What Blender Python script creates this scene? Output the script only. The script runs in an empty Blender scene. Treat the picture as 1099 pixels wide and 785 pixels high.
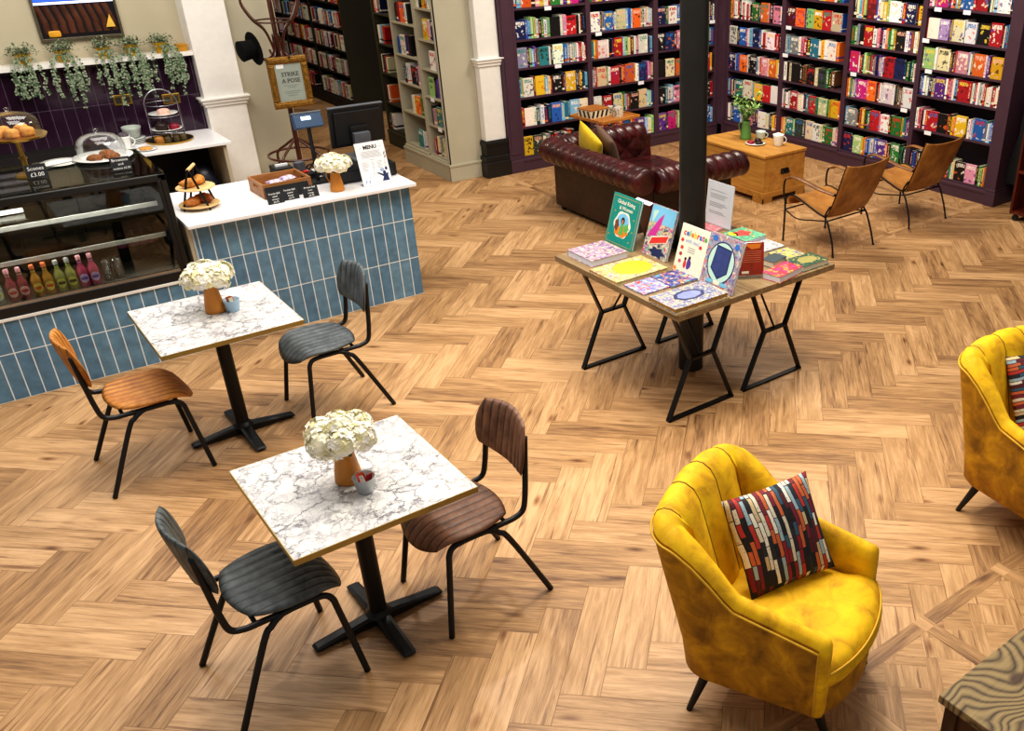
import bpy, math, random
from math import sin, cos, pi, radians, sqrt, atan2
from mathutils import Vector, Matrix, Euler
SC = bpy.context.scene
COL = SC.collection
rnd = random.Random(7)

# ------------------------------------------------------------------ mesh builder
class MB:
    def __init__(s):
        s.v = []; s.f = []; s.m = []; s.mi = 0; s.M = None
    def add(s, vs, fs):
        o = len(s.v)
        if s.M is not None:
            vs = [tuple(s.M @ Vector(p)) for p in vs]
        s.v += [tuple(p) for p in vs]
        s.f += [tuple(i + o for i in f) for f in fs]
        s.m += [s.mi] * len(fs)
        return s
    def box(s, x0, x1, y0, y1, z0, z1):
        v = [(x0,y0,z0),(x1,y0,z0),(x1,y1,z0),(x0,y1,z0),(x0,y0,z1),(x1,y0,z1),(x1,y1,z1),(x0,y1,z1)]
        return s.add(v, [(0,3,2,1),(4,5,6,7),(0,1,5,4),(1,2,6,5),(2,3,7,6),(3,0,4,7)])
    def cbox(s, c, d, rz=0.0):
        a, b, h = d[0]/2, d[1]/2, d[2]/2
        R = Matrix.Rotation(rz, 3, 'Z')
        vs = []
        for z in (-h, h):
            for x, y in ((-a,-b),(a,-b),(a,b),(-a,b)):
                p = R @ Vector((x, y, z)); vs.append((p.x+c[0], p.y+c[1], p.z+c[2]))
        return s.add(vs, [(0,3,2,1),(4,5,6,7),(0,1,5,4),(1,2,6,5),(2,3,7,6),(3,0,4,7)])
    def prism(s, pts, z0, z1):
        n = len(pts)
        vs = [(p[0],p[1],z0) for p in pts] + [(p[0],p[1],z1) for p in pts]
        fs = [tuple(range(n-1,-1,-1)), tuple(range(n,2*n))]
        fs += [(i,(i+1)%n,(i+1)%n+n,i+n) for i in range(n)]
        return s.add(vs, fs)
    def bar(s, a, b, w, h, up=(0,0,1)):
        a = Vector(a); b = Vector(b); d = (b-a).normalized()
        r = d.cross(Vector(up))
        if r.length < 1e-4: r = d.cross(Vector((1,0,0)))
        r.normalize(); u = r.cross(d)
        vs = []
        for p in (a, b):
            for i, j in ((-1,-1),(1,-1),(1,1),(-1,1)):
                vs.append(tuple(p + r*(i*w/2) + u*(j*h/2)))
        return s.add(vs, [(0,1,2,3),(7,6,5,4),(0,4,5,1),(1,5,6,2),(2,6,7,3),(3,7,4,0)])
    def tube(s, path, r, n=8, closed=False, cap=True):
        P = [Vector(p) for p in path]; m = len(P)
        rr = r if isinstance(r, (list, tuple)) else [r]*m
        vs = []; prev = None
        for i, p in enumerate(P):
            if closed: t = P[(i+1) % m] - P[i-1]
            else: t = P[min(i+1, m-1)] - P[max(i-1, 0)]
            if t.length < 1e-9: t = Vector((0,0,1))
            t.normalize()
            if prev is None:
                a = Vector((0,0,1)) if abs(t.z) < .9 else Vector((1,0,0))
                x = t.cross(a).normalized()
            else:
                x = prev - t*prev.dot(t)
                x.normalize()
            prev = x; y = t.cross(x)
            for k in range(n):
                a = 2*pi*k/n
                vs.append(tuple(p + (x*cos(a) + y*sin(a))*rr[i]))
        fs = []
        for i in range(m if closed else m-1):
            for k in range(n):
                i2 = (i+1) % m; k2 = (k+1) % n
                fs.append((i*n+k, i*n+k2, i2*n+k2, i2*n+k))
        if cap and not closed:
            fs.append(tuple(range(n-1,-1,-1))); fs.append(tuple(range((m-1)*n, m*n)))
        return s.add(vs, fs)
    def cyl(s, a, b, r0, r1=None, n=20):
        return s.tube([a, b], [r0, r0 if r1 is None else r1], n)
    def lathe(s, prof, n=28, c=(0,0,0), a0=0, a1=2*pi):
        full = abs(a1-a0-2*pi) < 1e-6
        m = len(prof); k = n if full else n+1
        vs = []
        for j in range(k):
            a = a0 + (a1-a0)*j/n
            for r, z in prof: vs.append((c[0]+r*cos(a), c[1]+r*sin(a), c[2]+z))
        fs = []
        for j in range(n):
            j2 = (j+1) % k
            for i in range(m-1):
                if prof[i][0] < 1e-7:
                    fs.append((j*m+i, j2*m+i+1, j*m+i+1))
                elif prof[i+1][0] < 1e-7:
                    fs.append((j*m+i, j2*m+i, j*m+i+1))
                else:
                    fs.append((j*m+i, j2*m+i, j2*m+i+1, j*m+i+1))
        return s.add(vs, fs)
    def sphere(s, c, r, n=14, m=8):
        rx, ry, rz = r if isinstance(r, (tuple, list)) else (r, r, r)
        vs = [(c[0],c[1],c[2]-rz)]
        for i in range(1, m):
            t = -pi/2 + pi*i/m
            for k in range(n):
                a = 2*pi*k/n
                vs.append((c[0]+rx*cos(t)*cos(a), c[1]+ry*cos(t)*sin(a), c[2]+rz*sin(t)))
        vs.append((c[0],c[1],c[2]+rz)); L = len(vs)-1
        fs = [(0, 1+(k+1)%n, 1+k) for k in range(n)]
        for i in range(m-2):
            for k in range(n):
                fs.append((1+i*n+k, 1+i*n+(k+1)%n, 1+(i+1)*n+(k+1)%n, 1+(i+1)*n+k))
        fs += [(L, 1+(m-2)*n+k, 1+(m-2)*n+(k+1)%n) for k in range(n)]
        return s.add(vs, fs)
    def grid(s, fn, nu, nv, wu=False, wv=False, flip=False):
        a = nu if wu else nu+1; b = nv if wv else nv+1
        vs = [tuple(fn(i/nu, j/nv)) for i in range(a) for j in range(b)]
        fs = []
        for i in range(nu):
            for j in range(nv):
                i2 = (i+1) % a; j2 = (j+1) % b
                q = (i*b+j, i2*b+j, i2*b+j2, i*b+j2)
                fs.append(q[::-1] if flip else q)
        return s.add(vs, fs)
    def pad(s, w, d, T, n=16, e=4, c=.25, f=None, ribs=0, ribamp=0, pinch=0, Tb=None, m=None):
        m = m or n; Tb = T if Tb is None else Tb
        def P(u, v, sg):
            u = 2*u-1; v = 2*v-1
            x = u*sqrt(max(0, 1-v*v*c/2)); y = v*sqrt(max(0, 1-u*u*c/2))
            x *= 1-pinch*(1-v*v); y *= 1-pinch*(1-u*u)
            p = sqrt(max(0, (1-abs(u)**e)*(1-abs(v)**e)))
            z = (T/2 if sg > 0 else -Tb/2)*p
            if ribs and sg > 0: z += ribamp*(abs(sin(pi*ribs*(x+1)/2))**.5-.5)*p
            q = (x*w/2, y*d/2, z)
            return f(*q) if f else q
        s.grid(lambda u, v: P(u, v, 1), n, m)
        s.grid(lambda u, v: P(u, v, -1), n, m, flip=True)
        return s
    def build(s, name, mats, parent=None, smooth=False, bevel=0, loc=None, rot=None, sub=0, weld=False):
        me = bpy.data.meshes.new(name)
        me.from_pydata(s.v, [], s.f)
        if not isinstance(mats, (list, tuple)): mats = [mats]
        for m in mats: me.materials.append(m)
        me.polygons.foreach_set('material_index', s.m)
        me.polygons.foreach_set('use_smooth', [bool(smooth)]*len(s.f))
        me.update()
        o = bpy.data.objects.new(name, me); COL.objects.link(o)
        if parent is not None: o.parent = parent
        if loc: o.location = loc
        if rot: o.rotation_euler = rot
        if weld:
            w = o.modifiers.new('weld', 'WELD'); w.merge_threshold = 2e-4
        if bevel:
            b = o.modifiers.new('bevel', 'BEVEL'); b.width = bevel; b.segments = 2; b.limit_method = 'ANGLE'
        if sub:
            b = o.modifiers.new('sub', 'SUBSURF'); b.levels = sub; b.render_levels = sub
        if smooth == 'auto':
            try: me.set_sharp_from_angle(angle=radians(40))
            except Exception: pass
        return o

def tag(o, label, cat, group=None, kind=None):
    o['label'] = label; o['category'] = cat
    if group: o['group'] = group
    if kind: o['kind'] = kind
    return o
def thing(name, label, cat, loc=(0,0,0), rz=0, group=None):
    o = bpy.data.objects.new(name, None); COL.objects.link(o)
    o.empty_display_size = .1
    o.location = loc; o.rotation_euler = (0,0,rz)
    return tag(o, label, cat, group)
def struct(o):
    o['kind'] = 'structure'; return o
def copy_tree(o, parent=None):
    c = o.copy(); COL.objects.link(c)
    if parent is not None: c.parent = parent
    for ch in list(o.children): copy_tree(ch, c)
    return c
def text(name, body, size, mat, parent, loc, rot, align='CENTER', ext=.0006, bold=0):
    cu = bpy.data.curves.new(name, 'FONT'); cu.body = body; cu.size = size
    cu.align_x = align; cu.align_y = 'CENTER'; cu.extrude = ext; cu.resolution_u = 2
    cu.offset = bold
    cu.materials.append(mat)
    o = bpy.data.objects.new(name, cu); COL.objects.link(o)
    o.parent = parent; o.location = loc; o.rotation_euler = rot
    return o
def arc(c, r, a0, a1, n, ax='xy'):
    out = []
    for i in range(n+1):
        a = a0+(a1-a0)*i/n
        u, v = r*cos(a), r*sin(a)
        out.append((c[0]+u, c[1]+v, c[2]) if ax == 'xy' else ((c[0]+u, c[1], c[2]+v) if ax == 'xz' else (c[0], c[1]+u, c[2]+v)))
    return out
def smooth_path(P, n=6):
    P = [Vector(p) for p in P]; out = []
    for i in range(len(P)-1):
        p0 = P[max(i-1,0)]; p1 = P[i]; p2 = P[i+1]; p3 = P[min(i+2, len(P)-1)]
        for k in range(n):
            t = k/n
            out.append(.5*((2*p1)+(p2-p0)*t+(2*p0-5*p1+4*p2-p3)*t*t+(3*p1-p0-3*p2+p3)*t**3))
    out.append(P[-1]); return out
def sst(t):
    t = max(0, min(1, t)); return t*t*(3-2*t)

# ------------------------------------------------------------------ materials
def lin(h):
    h = h.lstrip('#'); c = [int(h[i:i+2], 16)/255 for i in (0,2,4)]
    return tuple((x/12.92 if x <= .04045 else ((x+.055)/1.055)**2.4) for x in c) + (1,)
class NT:
    def __init__(s, name):
        s.m = bpy.data.materials.new(name); s.m.use_nodes = True
        s.t = s.m.node_tree; s.n = s.t.nodes; s.l = s.t.links
        s.b = s.n['Principled BSDF']; s.out = s.n['Material Output']
    def new(s, ty, **k):
        nd = s.n.new(ty)
        for a, b in k.items(): setattr(nd, a, b)
        return nd
    def link(s, a, b): s.l.new(a, b)
    def set(s, **k):
        for a, b in k.items(): s.b.inputs[a.replace('_', ' ')].default_value = b
    def val(s, nd, i, v): nd.inputs[i].default_value = v
    def tex(s, out='Object'): return s.new('ShaderNodeTexCoord').outputs[out]
    def mapping(s, vec, scale=(1,1,1), rot=(0,0,0), loc=(0,0,0)):
        m = s.new('ShaderNodeMapping'); s.link(vec, m.inputs[0])
        m.inputs['Scale'].default_value = scale; m.inputs['Rotation'].default_value = rot; m.inputs['Location'].default_value = loc
        return m.outputs[0]
    def noise(s, vec, scale, detail=3, rough=.55, dist=0):
        n = s.new('ShaderNodeTexNoise'); s.link(vec, n.inputs['Vector'])
        n.inputs['Scale'].default_value = scale; n.inputs['Detail'].default_value = detail
        n.inputs['Roughness'].default_value = rough; n.inputs['Distortion'].default_value = dist
        return n.outputs[0]
    def ramp(s, fac, stops, interp='LINEAR'):
        r = s.new('ShaderNodeValToRGB'); s.link(fac, r.inputs[0]); cr = r.color_ramp
        cr.interpolation = interp
        while len(cr.elements) < len(stops): cr.elements.new(.5)
        for e, (p, c) in zip(cr.elements, stops):
            e.position = p; e.color = c if len(c) == 4 else tuple(c)+(1,)
        return r.outputs[0]
    def mix(s, fac, a, b, mode='MIX'):
        m = s.new('ShaderNodeMix', data_type='RGBA', blend_type=mode)
        for sock, v in ((m.inputs[0], fac), (m.inputs[6], a), (m.inputs[7], b)):
            if hasattr(v, 'is_output'): s.link(v, sock)
            else: sock.default_value = v
        return m.outputs[2]
    def math(s, op, a, b=0.0, c=None):
        m = s.new('ShaderNodeMath', operation=op)
        for i, v in enumerate((a, b, c)):
            if v is None: continue
            if hasattr(v, 'is_output'): s.link(v, m.inputs[i])
            else: m.inputs[i].default_value = v
        return m.outputs[0]
    def bump(s, h, strength=.3, dist=.01):
        b = s.new('ShaderNodeBump'); s.link(h, b.inputs['Height'])
        b.inputs['Strength'].default_value = strength; b.inputs['Distance'].default_value = dist
        s.link(b.outputs[0], s.b.inputs['Normal'])
def hexmul(c, k): return tuple(min(1, x*k) for x in c[:3]) + (1,)
_mc = {}
def mat(name, col, rough=.5, metal=0, var=.12, scale=18, bump=0, spec=.5, emit=0, sheen=0, coat=0, alpha=1):
    if name in _mc: return _mc[name]
    t = NT(name); c = lin(col) if isinstance(col, str) else tuple(col)
    t.set(Roughness=rough, Metallic=metal)
    t.b.inputs['Specular IOR Level'].default_value = spec
    n = t.noise(t.tex(), scale, 4)
    if var: t.link(t.ramp(n, [(.3, hexmul(c, 1-var)), (.7, hexmul(c, 1+var))]), t.b.inputs['Base Color'])
    else: t.b.inputs['Base Color'].default_value = c
    if bump: t.bump(n, bump, .005)
    if sheen: t.b.inputs['Sheen Weight'].default_value = sheen
    if coat: t.b.inputs['Coat Weight'].default_value = coat
    if emit:
        t.b.inputs['Emission Color'].default_value = c; t.b.inputs['Emission Strength'].default_value = emit
    _mc[name] = t.m; return t.m
def wood(name, c1, c2, axis=0, scale=1.0, rough=.45, knots=False, contrast=(.35,.7)):
    t = NT(name); v = t.tex()
    sc = [14*scale]*3; sc[axis] = 1.2*scale
    v = t.mapping(v, tuple(sc))
    n = t.noise(v, 1.6, 5, .6, .8); n2 = t.noise(v, 6, 3)
    f = t.math('ADD', t.math('MULTIPLY', n, .75), t.math('MULTIPLY', n2, .25))
    t.link(t.ramp(f, [(contrast[0], lin(c1)), (contrast[1], lin(c2))]), t.b.inputs['Base Color'])
    t.set(Roughness=rough); t.bump(f, .15, .003); return t.m
def tiles(name, col, col2, grout, w, h, rough=.25, mort=.004, off=(0,0,0)):
    t = NT(name); v = t.tex()
    sx = t.new('ShaderNodeSeparateXYZ'); t.link(v, sx.inputs[0])
    cx = t.new('ShaderNodeCombineXYZ'); t.link(sx.outputs[0], cx.inputs[0]); t.link(sx.outputs[2], cx.inputs[1])
    m = t.mapping(cx.outputs[0], (1,1,1), (0,0,0), off)
    b = t.new('ShaderNodeTexBrick', offset=0.0, squash=1.0); t.link(m, b.inputs['Vector'])
    b.inputs['Color1'].default_value = lin(col); b.inputs['Color2'].default_value = lin(col2); b.inputs['Mortar'].default_value = lin(grout)
    b.inputs['Scale'].default_value = 1; b.inputs['Mortar Size'].default_value = mort; b.inputs['Brick Width'].default_value = w; b.inputs['Row Height'].default_value = h
    b.inputs['Mortar Smooth'].default_value = .1
    n = t.noise(m, 14, 3)
    c = t.mix(.25, b.outputs[0], t.ramp(n, [(.3, (.1,.1,.1,1)), (.7, (.9,.9,.9,1))]), 'OVERLAY')
    t.link(c, t.b.inputs['Base Color'])
    t.link(t.ramp(b.outputs[1], [(0, (rough,)*3), (1, (.8,)*3)]), t.b.inputs['Roughness'])
    t.bump(t.math('ADD', t.math('MULTIPLY', b.outputs[1], -1.0), t.math('MULTIPLY', n, .12)), .35, .003); return t.m
def marble(name):
    t = NT(name); v = t.tex()
    nn = t.new('ShaderNodeTexNoise'); t.link(v, nn.inputs['Vector']); nn.inputs['Scale'].default_value = 5; nn.inputs['Detail'].default_value = 7; nn.inputs['Roughness'].default_value = .65
    def veins(scale, amp, w, seed):
        d = t.new('ShaderNodeVectorMath', operation='MULTIPLY_ADD'); t.link(nn.outputs[1], d.inputs[0]); d.inputs[1].default_value = (amp,)*3
        t.link(t.mapping(v, (1,1,1), (0,0,seed), (seed,seed*2,0)), d.inputs[2])
        vo = t.new('ShaderNodeTexVoronoi', feature='DISTANCE_TO_EDGE'); t.link(d.outputs[0], vo.inputs['Vector']); vo.inputs['Scale'].default_value = scale
        return t.ramp(vo.outputs[0], [(0, (1,)*3), (w*.35, (.55,)*3), (w, (0,)*3)])
    m1 = t.ramp(t.noise(t.mapping(v, (1,1,1), (0,0,0), (3,1,0)), 7, 4, .6), [(.40, (0,)*3), (.62, (1,)*3)])
    m2 = t.ramp(t.noise(v, 4.5, 3, .6), [(.36, (.1,)*3), (.6, (1,)*3)])
    f1 = t.math('MULTIPLY', veins(7.5, .34, .07, .7), m2); f2 = t.math('MULTIPLY', veins(19, .30, .10, 2.1), m1)
    f = t.math('MINIMUM', t.math('ADD', t.math('MULTIPLY', f1, 1.0), t.math('MULTIPLY', f2, .75)), .92)
    cl = t.ramp(t.noise(v, 9, 6, .7, .8), [(.36, lin('#aeacb0')), (.54, lin('#dad8d6'))])
    t.link(t.mix(f, cl, lin('#4b4a52')), t.b.inputs['Base Color']); t.set(Roughness=.35); return t.m
def floor_mat(name, lo, mid, hi, rough=.42):
    t = NT(name)
    uv = t.new('ShaderNodeUVMap'); uv.uv_map = 'UVMap'
    at = t.new('ShaderNodeAttribute', attribute_name='tone')
    sx = t.new('ShaderNodeSeparateXYZ'); t.link(at.outputs['Color'], sx.inputs[0])
    off = t.new('ShaderNodeVectorMath', operation='MULTIPLY'); t.link(at.outputs['Color'], off.inputs[0]); off.inputs[1].default_value = (37,53,71)
    ad = t.new('ShaderNodeVectorMath', operation='ADD'); t.link(uv.outputs[0], ad.inputs[0]); t.link(off.outputs[0], ad.inputs[1])
    g = t.noise(t.mapping(ad.outputs[0], (1.6,17,1)), 1.6, 6, .62, 1.0)
    g2 = t.noise(t.mapping(ad.outputs[0], (5,110,1)), 1.3, 4, .7)
    w = t.noise(t.mapping(ad.outputs[0], (1.3,7,1)), 1.5, 2, .5, .4)
    f = t.math('ADD', t.math('MULTIPLY', g, .50), t.math('MULTIPLY', g2, .30))
    f = t.math('ADD', f, t.math('MULTIPLY', w, .20))
    f = t.math('ADD', f, t.math('MULTIPLY', t.math('SUBTRACT', sx.outputs[0], .5), .17))
    c = t.ramp(f, [(.30, lin(lo)), (.47, lin(mid)), (.64, lin(hi))])
    # knots
    vo = t.new('ShaderNodeTexVoronoi'); t.link(t.mapping(ad.outputs[0], (2.6,7.5,1)), vo.inputs['Vector']); vo.inputs['Scale'].default_value = 1
    kn = t.ramp(vo.outputs['Distance'], [(.02, (.22,.16,.12,1)), (.08, (.55,.44,.34,1)), (.18, (1,1,1,1))])
    sel = t.math('GREATER_THAN', t.noise(t.mapping(ad.outputs[0], (1.3,3.0,1)), 1, 0), .50)
    c = t.mix(sel, c, t.mix(1.0, c, kn, 'MULTIPLY'))
    cr = t.ramp(t.noise(t.mapping(ad.outputs[0], (1.7,40,1)), 1, 5, .6, .5), [(.33, (.36,.26,.19,1)), (.40, (1,1,1,1))])
    c = t.mix(.8, c, cr, 'MULTIPLY')
    t.link(c, t.b.inputs['Base Color'])
    t.link(t.ramp(f, [(.3, (rough+.12,)*3), (.7, (rough-.06,)*3)]), t.b.inputs['Roughness'])
    t.bump(f, .12, .002); return t.m
def velvet(name, c_lo, c_mid, c_hi):
    t = NT(name); v = t.tex()
    n = t.noise(v, 9, 5, .6, .5)
    c = t.ramp(n, [(.33, lin(c_lo)), (.5, lin(c_mid)), (.68, lin(c_hi))])
    t.link(c, t.b.inputs['Base Color']); t.set(Roughness=.75)
    t.b.inputs['Sheen Weight'].default_value = .12; t.b.inputs['Sheen Roughness'].default_value = .35; t.b.inputs['Sheen Tint'].default_value = lin('#ffd940')
    t.bump(t.noise(v, 160, 2), .08, .002); return t.m
def leather(name, lo, hi, rough=.35, scale=7, bump=.12, coat=.0):
    t = NT(name); v = t.tex()
    n = t.noise(v, scale, 5, .6)
    t.link(t.ramp(n, [(.32, lin(lo)), (.66, lin(hi))]), t.b.inputs['Base Color'])
    t.link(t.ramp(t.noise(v, scale*3, 3), [(.3, (rough-.08,)*3), (.7, (rough+.12,)*3)]), t.b.inputs['Roughness'])
    t.b.inputs['Coat Weight'].default_value = coat
    t.bump(t.noise(v, 90, 3), bump, .002); return t.m
def glass(name, tint='#ffffff', refl=.12, rough=.02):
    t = NT(name)
    tr = t.new('ShaderNodeBsdfTransparent'); tr.inputs[0].default_value = lin(tint)
    gl = t.new('ShaderNodeBsdfGlossy'); gl.inputs['Roughness'].default_value = rough
    lw = t.new('ShaderNodeLayerWeight'); lw.inputs[0].default_value = .25
    f = t.math('ADD', t.math('MULTIPLY', lw.outputs['Fresnel'], .42), refl*.4)
    mx = t.new('ShaderNodeMixShader'); t.link(f, mx.inputs[0]); t.link(tr.outputs[0], mx.inputs[1]); t.link(gl.outputs[0], mx.inputs[2])
    t.link(mx.outputs[0], t.out.inputs['Surface']); return t.m
def ribtone(name, lo, hi, n, axis=0, rough=.6, w=.4):
    # worn leather with crease shade painted into the stitched channels every w/n metres along one axis
    t = NT(name); v = t.tex(); sx = t.new('ShaderNodeSeparateXYZ'); t.link(v, sx.inputs[0])
    f = t.math('ABSOLUTE', t.math('SINE', t.math('MULTIPLY', t.math('ADD', sx.outputs[axis], w/2), pi*n/w)))
    nz = t.noise(v, 16, 5, .6)
    c = t.ramp(nz, [(.3, lin(lo)), (.7, lin(hi))])
    t.link(t.mix(t.ramp(f, [(.08, (.85,)*3), (.42, (0,)*3)]), c, hexmul(lin(lo), .4)), t.b.inputs['Base Color'])
    t.set(Roughness=rough); t.bump(nz, .1, .003); return t.m
def cover_mat(name, base, cols, style='art', scale=9, fade=.0):
    # printed book cover: coloured irregular shapes on a base, in the cover's own object space
    t = NT(name); v = t.tex()
    vo = t.new('ShaderNodeTexVoronoi'); d = t.mapping(v, (scale*1.9,)*3)
    nn = t.new('ShaderNodeTexNoise'); t.link(d, nn.inputs['Vector']); nn.inputs['Scale'].default_value = 1.2; nn.inputs['Detail'].default_value = 3
    mm = t.new('ShaderNodeVectorMath', operation='MULTIPLY_ADD'); t.link(nn.outputs[1], mm.inputs[0]); mm.inputs[1].default_value = (1.3,)*3; t.link(d, mm.inputs[2])
    t.link(mm.outputs[0], vo.inputs['Vector']); vo.inputs['Scale'].default_value = 2.2
    sx = t.new('ShaderNodeSeparateXYZ'); t.link(vo.outputs['Color'], sx.inputs[0])
    n = len(cols)
    c = t.ramp(sx.outputs[0], [(i/n, lin(h)) for i, h in enumerate(cols)], 'CONSTANT')
    e = t.ramp(vo.outputs['Distance'], [(.35, (0,)*3), (.75, (1,)*3)])
    c = t.mix(e, c, hexmul(lin(base), .8))
    ln_ = t.ramp(t.noise(v, scale*9, 2), [(.40, (.25,.2,.22,1)), (.47, (1,1,1,1))])
    t.link(t.mix(.55, c, ln_, 'MULTIPLY'), t.b.inputs['Base Color']); t.set(Roughness=.35); return t.m

# ------------------------------------------------------------------ shared materials
M_white = mat('white_paint', '#e9e6e0', .45, var=.03)
M_wallbeige = mat('beige_wall_paint', '#b8ae95', .7, var=.04, scale=3)
M_wallgrey = mat('sage_wall_paint', '#b3ad98', .7, var=.04, scale=3)
M_dark = mat('dark_wall_paint', '#1b1815', .8, var=.1, scale=3)
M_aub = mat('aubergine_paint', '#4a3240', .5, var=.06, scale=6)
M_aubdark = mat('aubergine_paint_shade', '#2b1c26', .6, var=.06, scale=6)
M_blackpaint = mat('black_gloss_paint', '#1a1a1a', .35, var=.1)
M_iron = mat('black_iron', '#141416', .42, .3, var=.1)
M_ironblue = mat('black_powder_coat', '#17181c', .45, .2, var=.1)
M_blackpl = mat('black_plastic', '#17181b', .4, var=.08)
M_greypl = mat('grey_plastic', '#5b5f66', .45, var=.08)
M_bluepl = mat('blue_grey_plastic', '#2d4a6b', .4, var=.08)
M_brass = mat('brushed_brass', '#b08d45', .3, .9, var=.1, scale=40)
M_gold = mat('gilt_frame', '#8f6a2c', .42, .55, var=.45, scale=45, bump=.5)
M_steel = mat('steel', '#b9bcc0', .25, .95, var=.06)
M_worktop = mat('white_worktop', '#efeef0', .3, var=.02)
M_page = mat('book_pages', '#e9e2d0', .8, var=.06, scale=120)
M_pagew = mat('white_pages', '#e6e8f2', .8, var=.04, scale=120)
M_paper = mat('white_paper', '#eef0f4', .6, var=.02)
M_ceramic = mat('white_ceramic', '#eef0ec', .2, var=.02)
M_chalk = mat('chalkboard', '#15171d', .55, var=.15)
M_chalkw = mat('chalk_lettering', '#f2f2ee', .7, var=0)
M_ink = mat('black_ink', '#1c1d22', .6, var=0)
M_inkgrey = mat('grey_ink', '#8b8e96', .6, var=0)
M_glass = glass('clear_glass', '#fcfdfd', .2)
M_caseglass = glass('display_glass', '#dfe3e2', .10, .01)
M_beigecab = mat('beige_cabinet_paint', '#b9ae96', .55, var=.04, scale=4)

# ------------------------------------------------------------------ room shell
def wallbox(name, x0, x1, y0, y1, z0, z1, m):
    return struct(MB().box(x0,x1,y0,y1,z0,z1).build(name, m))
# herringbone floor : every plank is a quad with its own tone
L_, W_ = .66, .165
s2 = sqrt(.5)
def pq(p, q): return ((p+q)*s2, (q-p)*s2)
fl_v, fl_f, fl_uv, fl_t = [], [], [], []
def plank(poly, along, z, tone=None):
    # poly: world xy corners ; along: unit vector of the grain
    i0 = len(fl_v)
    for p in poly: fl_v.append((p[0], p[1], z))
    fl_f.append(tuple(range(i0, i0+len(poly))))
    cx = sum(p[0] for p in poly)/len(poly); cy = sum(p[1] for p in poly)/len(poly)
    fl_uv.append([((p[0]-cx)*along[0]+(p[1]-cy)*along[1], -(p[0]-cx)*along[1]+(p[1]-cy)*along[0]) for p in poly])
    fl_t.append(tone or (rnd.random(), rnd.random(), rnd.random()))
def clip(poly, x0, x1, y0, y1):
    for ax, lim, sg in ((0,x0,1),(0,x1,-1),(1,y0,1),(1,y1,-1)):
        out = []
        for i in range(len(poly)):
            a, b = poly[i], poly[(i+1) % len(poly)]
            da, db = sg*(a[ax]-lim), sg*(b[ax]-lim)
            if da >= 0: out.append(a)
            if (da >= 0) != (db >= 0):
                t = da/(da-db); out.append((a[0]+(b[0]-a[0])*t, a[1]+(b[1]-a[1])*t))
        poly = out
        if len(poly) < 3: return None
    return poly
FX0, FX1, FY0, FY1 = -3.2, 8.7, .2, 17.0
VERS = [(1.66, 3.98, .2, 1.715), (5.05, 8.4, 5.12, 9.25)]
def in_vers(x, y): return any(a+.25 < x < b-.25 and c+.25 < y < d-.25 for a, b, c, d in VERS)
g = .0011
P0, Q0 = -1.212, 3.282
for m in range(-14, 15):
    for k in range(-90, 110):
        a, b = P0+k*W_+m*L_, Q0+k*W_-m*L_
        for kind in (0, 1):
            if kind == 0: r = (a, a+L_, b, b+W_); al = (s2, -s2)
            else: r = (a-W_, a, b, b+L_); al = (s2, s2)
            cx, cy = pq((r[0]+r[1])/2, (r[2]+r[3])/2)
            if not (FX0-.4 < cx < FX1+.4 and FY0-.4 < cy < FY1+.4): continue
            if cy > 11.2 and not (2.5 < cx < 5.8): continue
            if cx < -1.2 and cy > 7: continue
            if in_vers(cx, cy): continue
            po = [pq(r[0]+g, r[2]+g), pq(r[1]-g, r[2]+g), pq(r[1]-g, r[3]-g), pq(r[0]+g, r[3]-g)]
            po = clip(po, FX0, FX1, FY0, FY1)
            if po: plank(po, al, .0005)
# basket-weave parquet panels framed by straight bands
def parquet(X0, X1, Y0, Y1, ox, oy, pit, bw):
    z = .0012
    nx0, nx1 = int(math.floor((X0-ox)/pit))-1, int(math.ceil((X1-ox)/pit))+1
    ny0, ny1 = int(math.floor((Y0-oy)/pit))-1, int(math.ceil((Y1-oy)/pit))+1
    h = bw/2
    for i in range(nx0, nx1):
        for j in range(ny0, ny1):
            x, y = ox+i*pit, oy+j*pit
            q = clip([(x+h,y-h+g),(x+pit-h,y-h+g),(x+pit-h,y+h-g),(x+h,y+h-g)], X0,X1,Y0,Y1)
            if q: plank(q, (1,0), z)
            q = clip([(x-h+g,y-h),(x+h-g,y-h),(x+h-g,y+pit-h),(x-h+g,y+pit-h)], X0,X1,Y0,Y1)
            if q: plank(q, (0,1), z)
            c0 = (max(X0,x+h+g), min(X1,x+pit-h-g), max(Y0,y+h+g), min(Y1,y+pit-h-g))
            if c0[0] >= c0[1] or c0[2] >= c0[3]: continue
            cx, cy = x+pit/2, y+pit/2
            plank([(c0[0],c0[2]),(c0[1],c0[2]),(c0[1],c0[3]),(c0[0],c0[3])], (s2,s2), .0008, (.45+.2*rnd.random(), rnd.random(), .5))
            G, S = .177, .052
            for u in range(-3, 4):
                for v in range(-3, 4):
                    for (p0,p1,q0,q1,al) in ((u*G+S/2,(u+1)*G-S/2,v*G+S/2,(v+1)*G-S/2,(1,1) if (u+v)%2 else (1,-1)),
                            (u*G+S/2-(S if (u+v)%2 else 0),(u+1)*G-S/2+(S if (u+v)%2 else 0),v*G-S/2,v*G+S/2,(1,-1)),
                            (u*G-S/2,u*G+S/2,v*G+S/2-(0 if (u+v)%2 else S),(v+1)*G-S/2+(0 if (u+v)%2 else S),(1,1))):
                        po = [pq(p0+g,q0+g),pq(p1-g,q0+g),pq(p1-g,q1-g),pq(p0+g,q1-g)]
                        po = clip([(p[0]+cx,p[1]+cy) for p in po], *c0)
                        if po: plank(po, (al[0]*s2, al[1]*s2), z+(0 if p1-p0 > S and q1-q0 > S else (.0002 if q1-q0 < S+.001 else .0004)), (.3+.4*rnd.random(), rnd.random(), .5))
parquet(*VERS[0], 2.82, 1.68, .585, .075)
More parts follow.
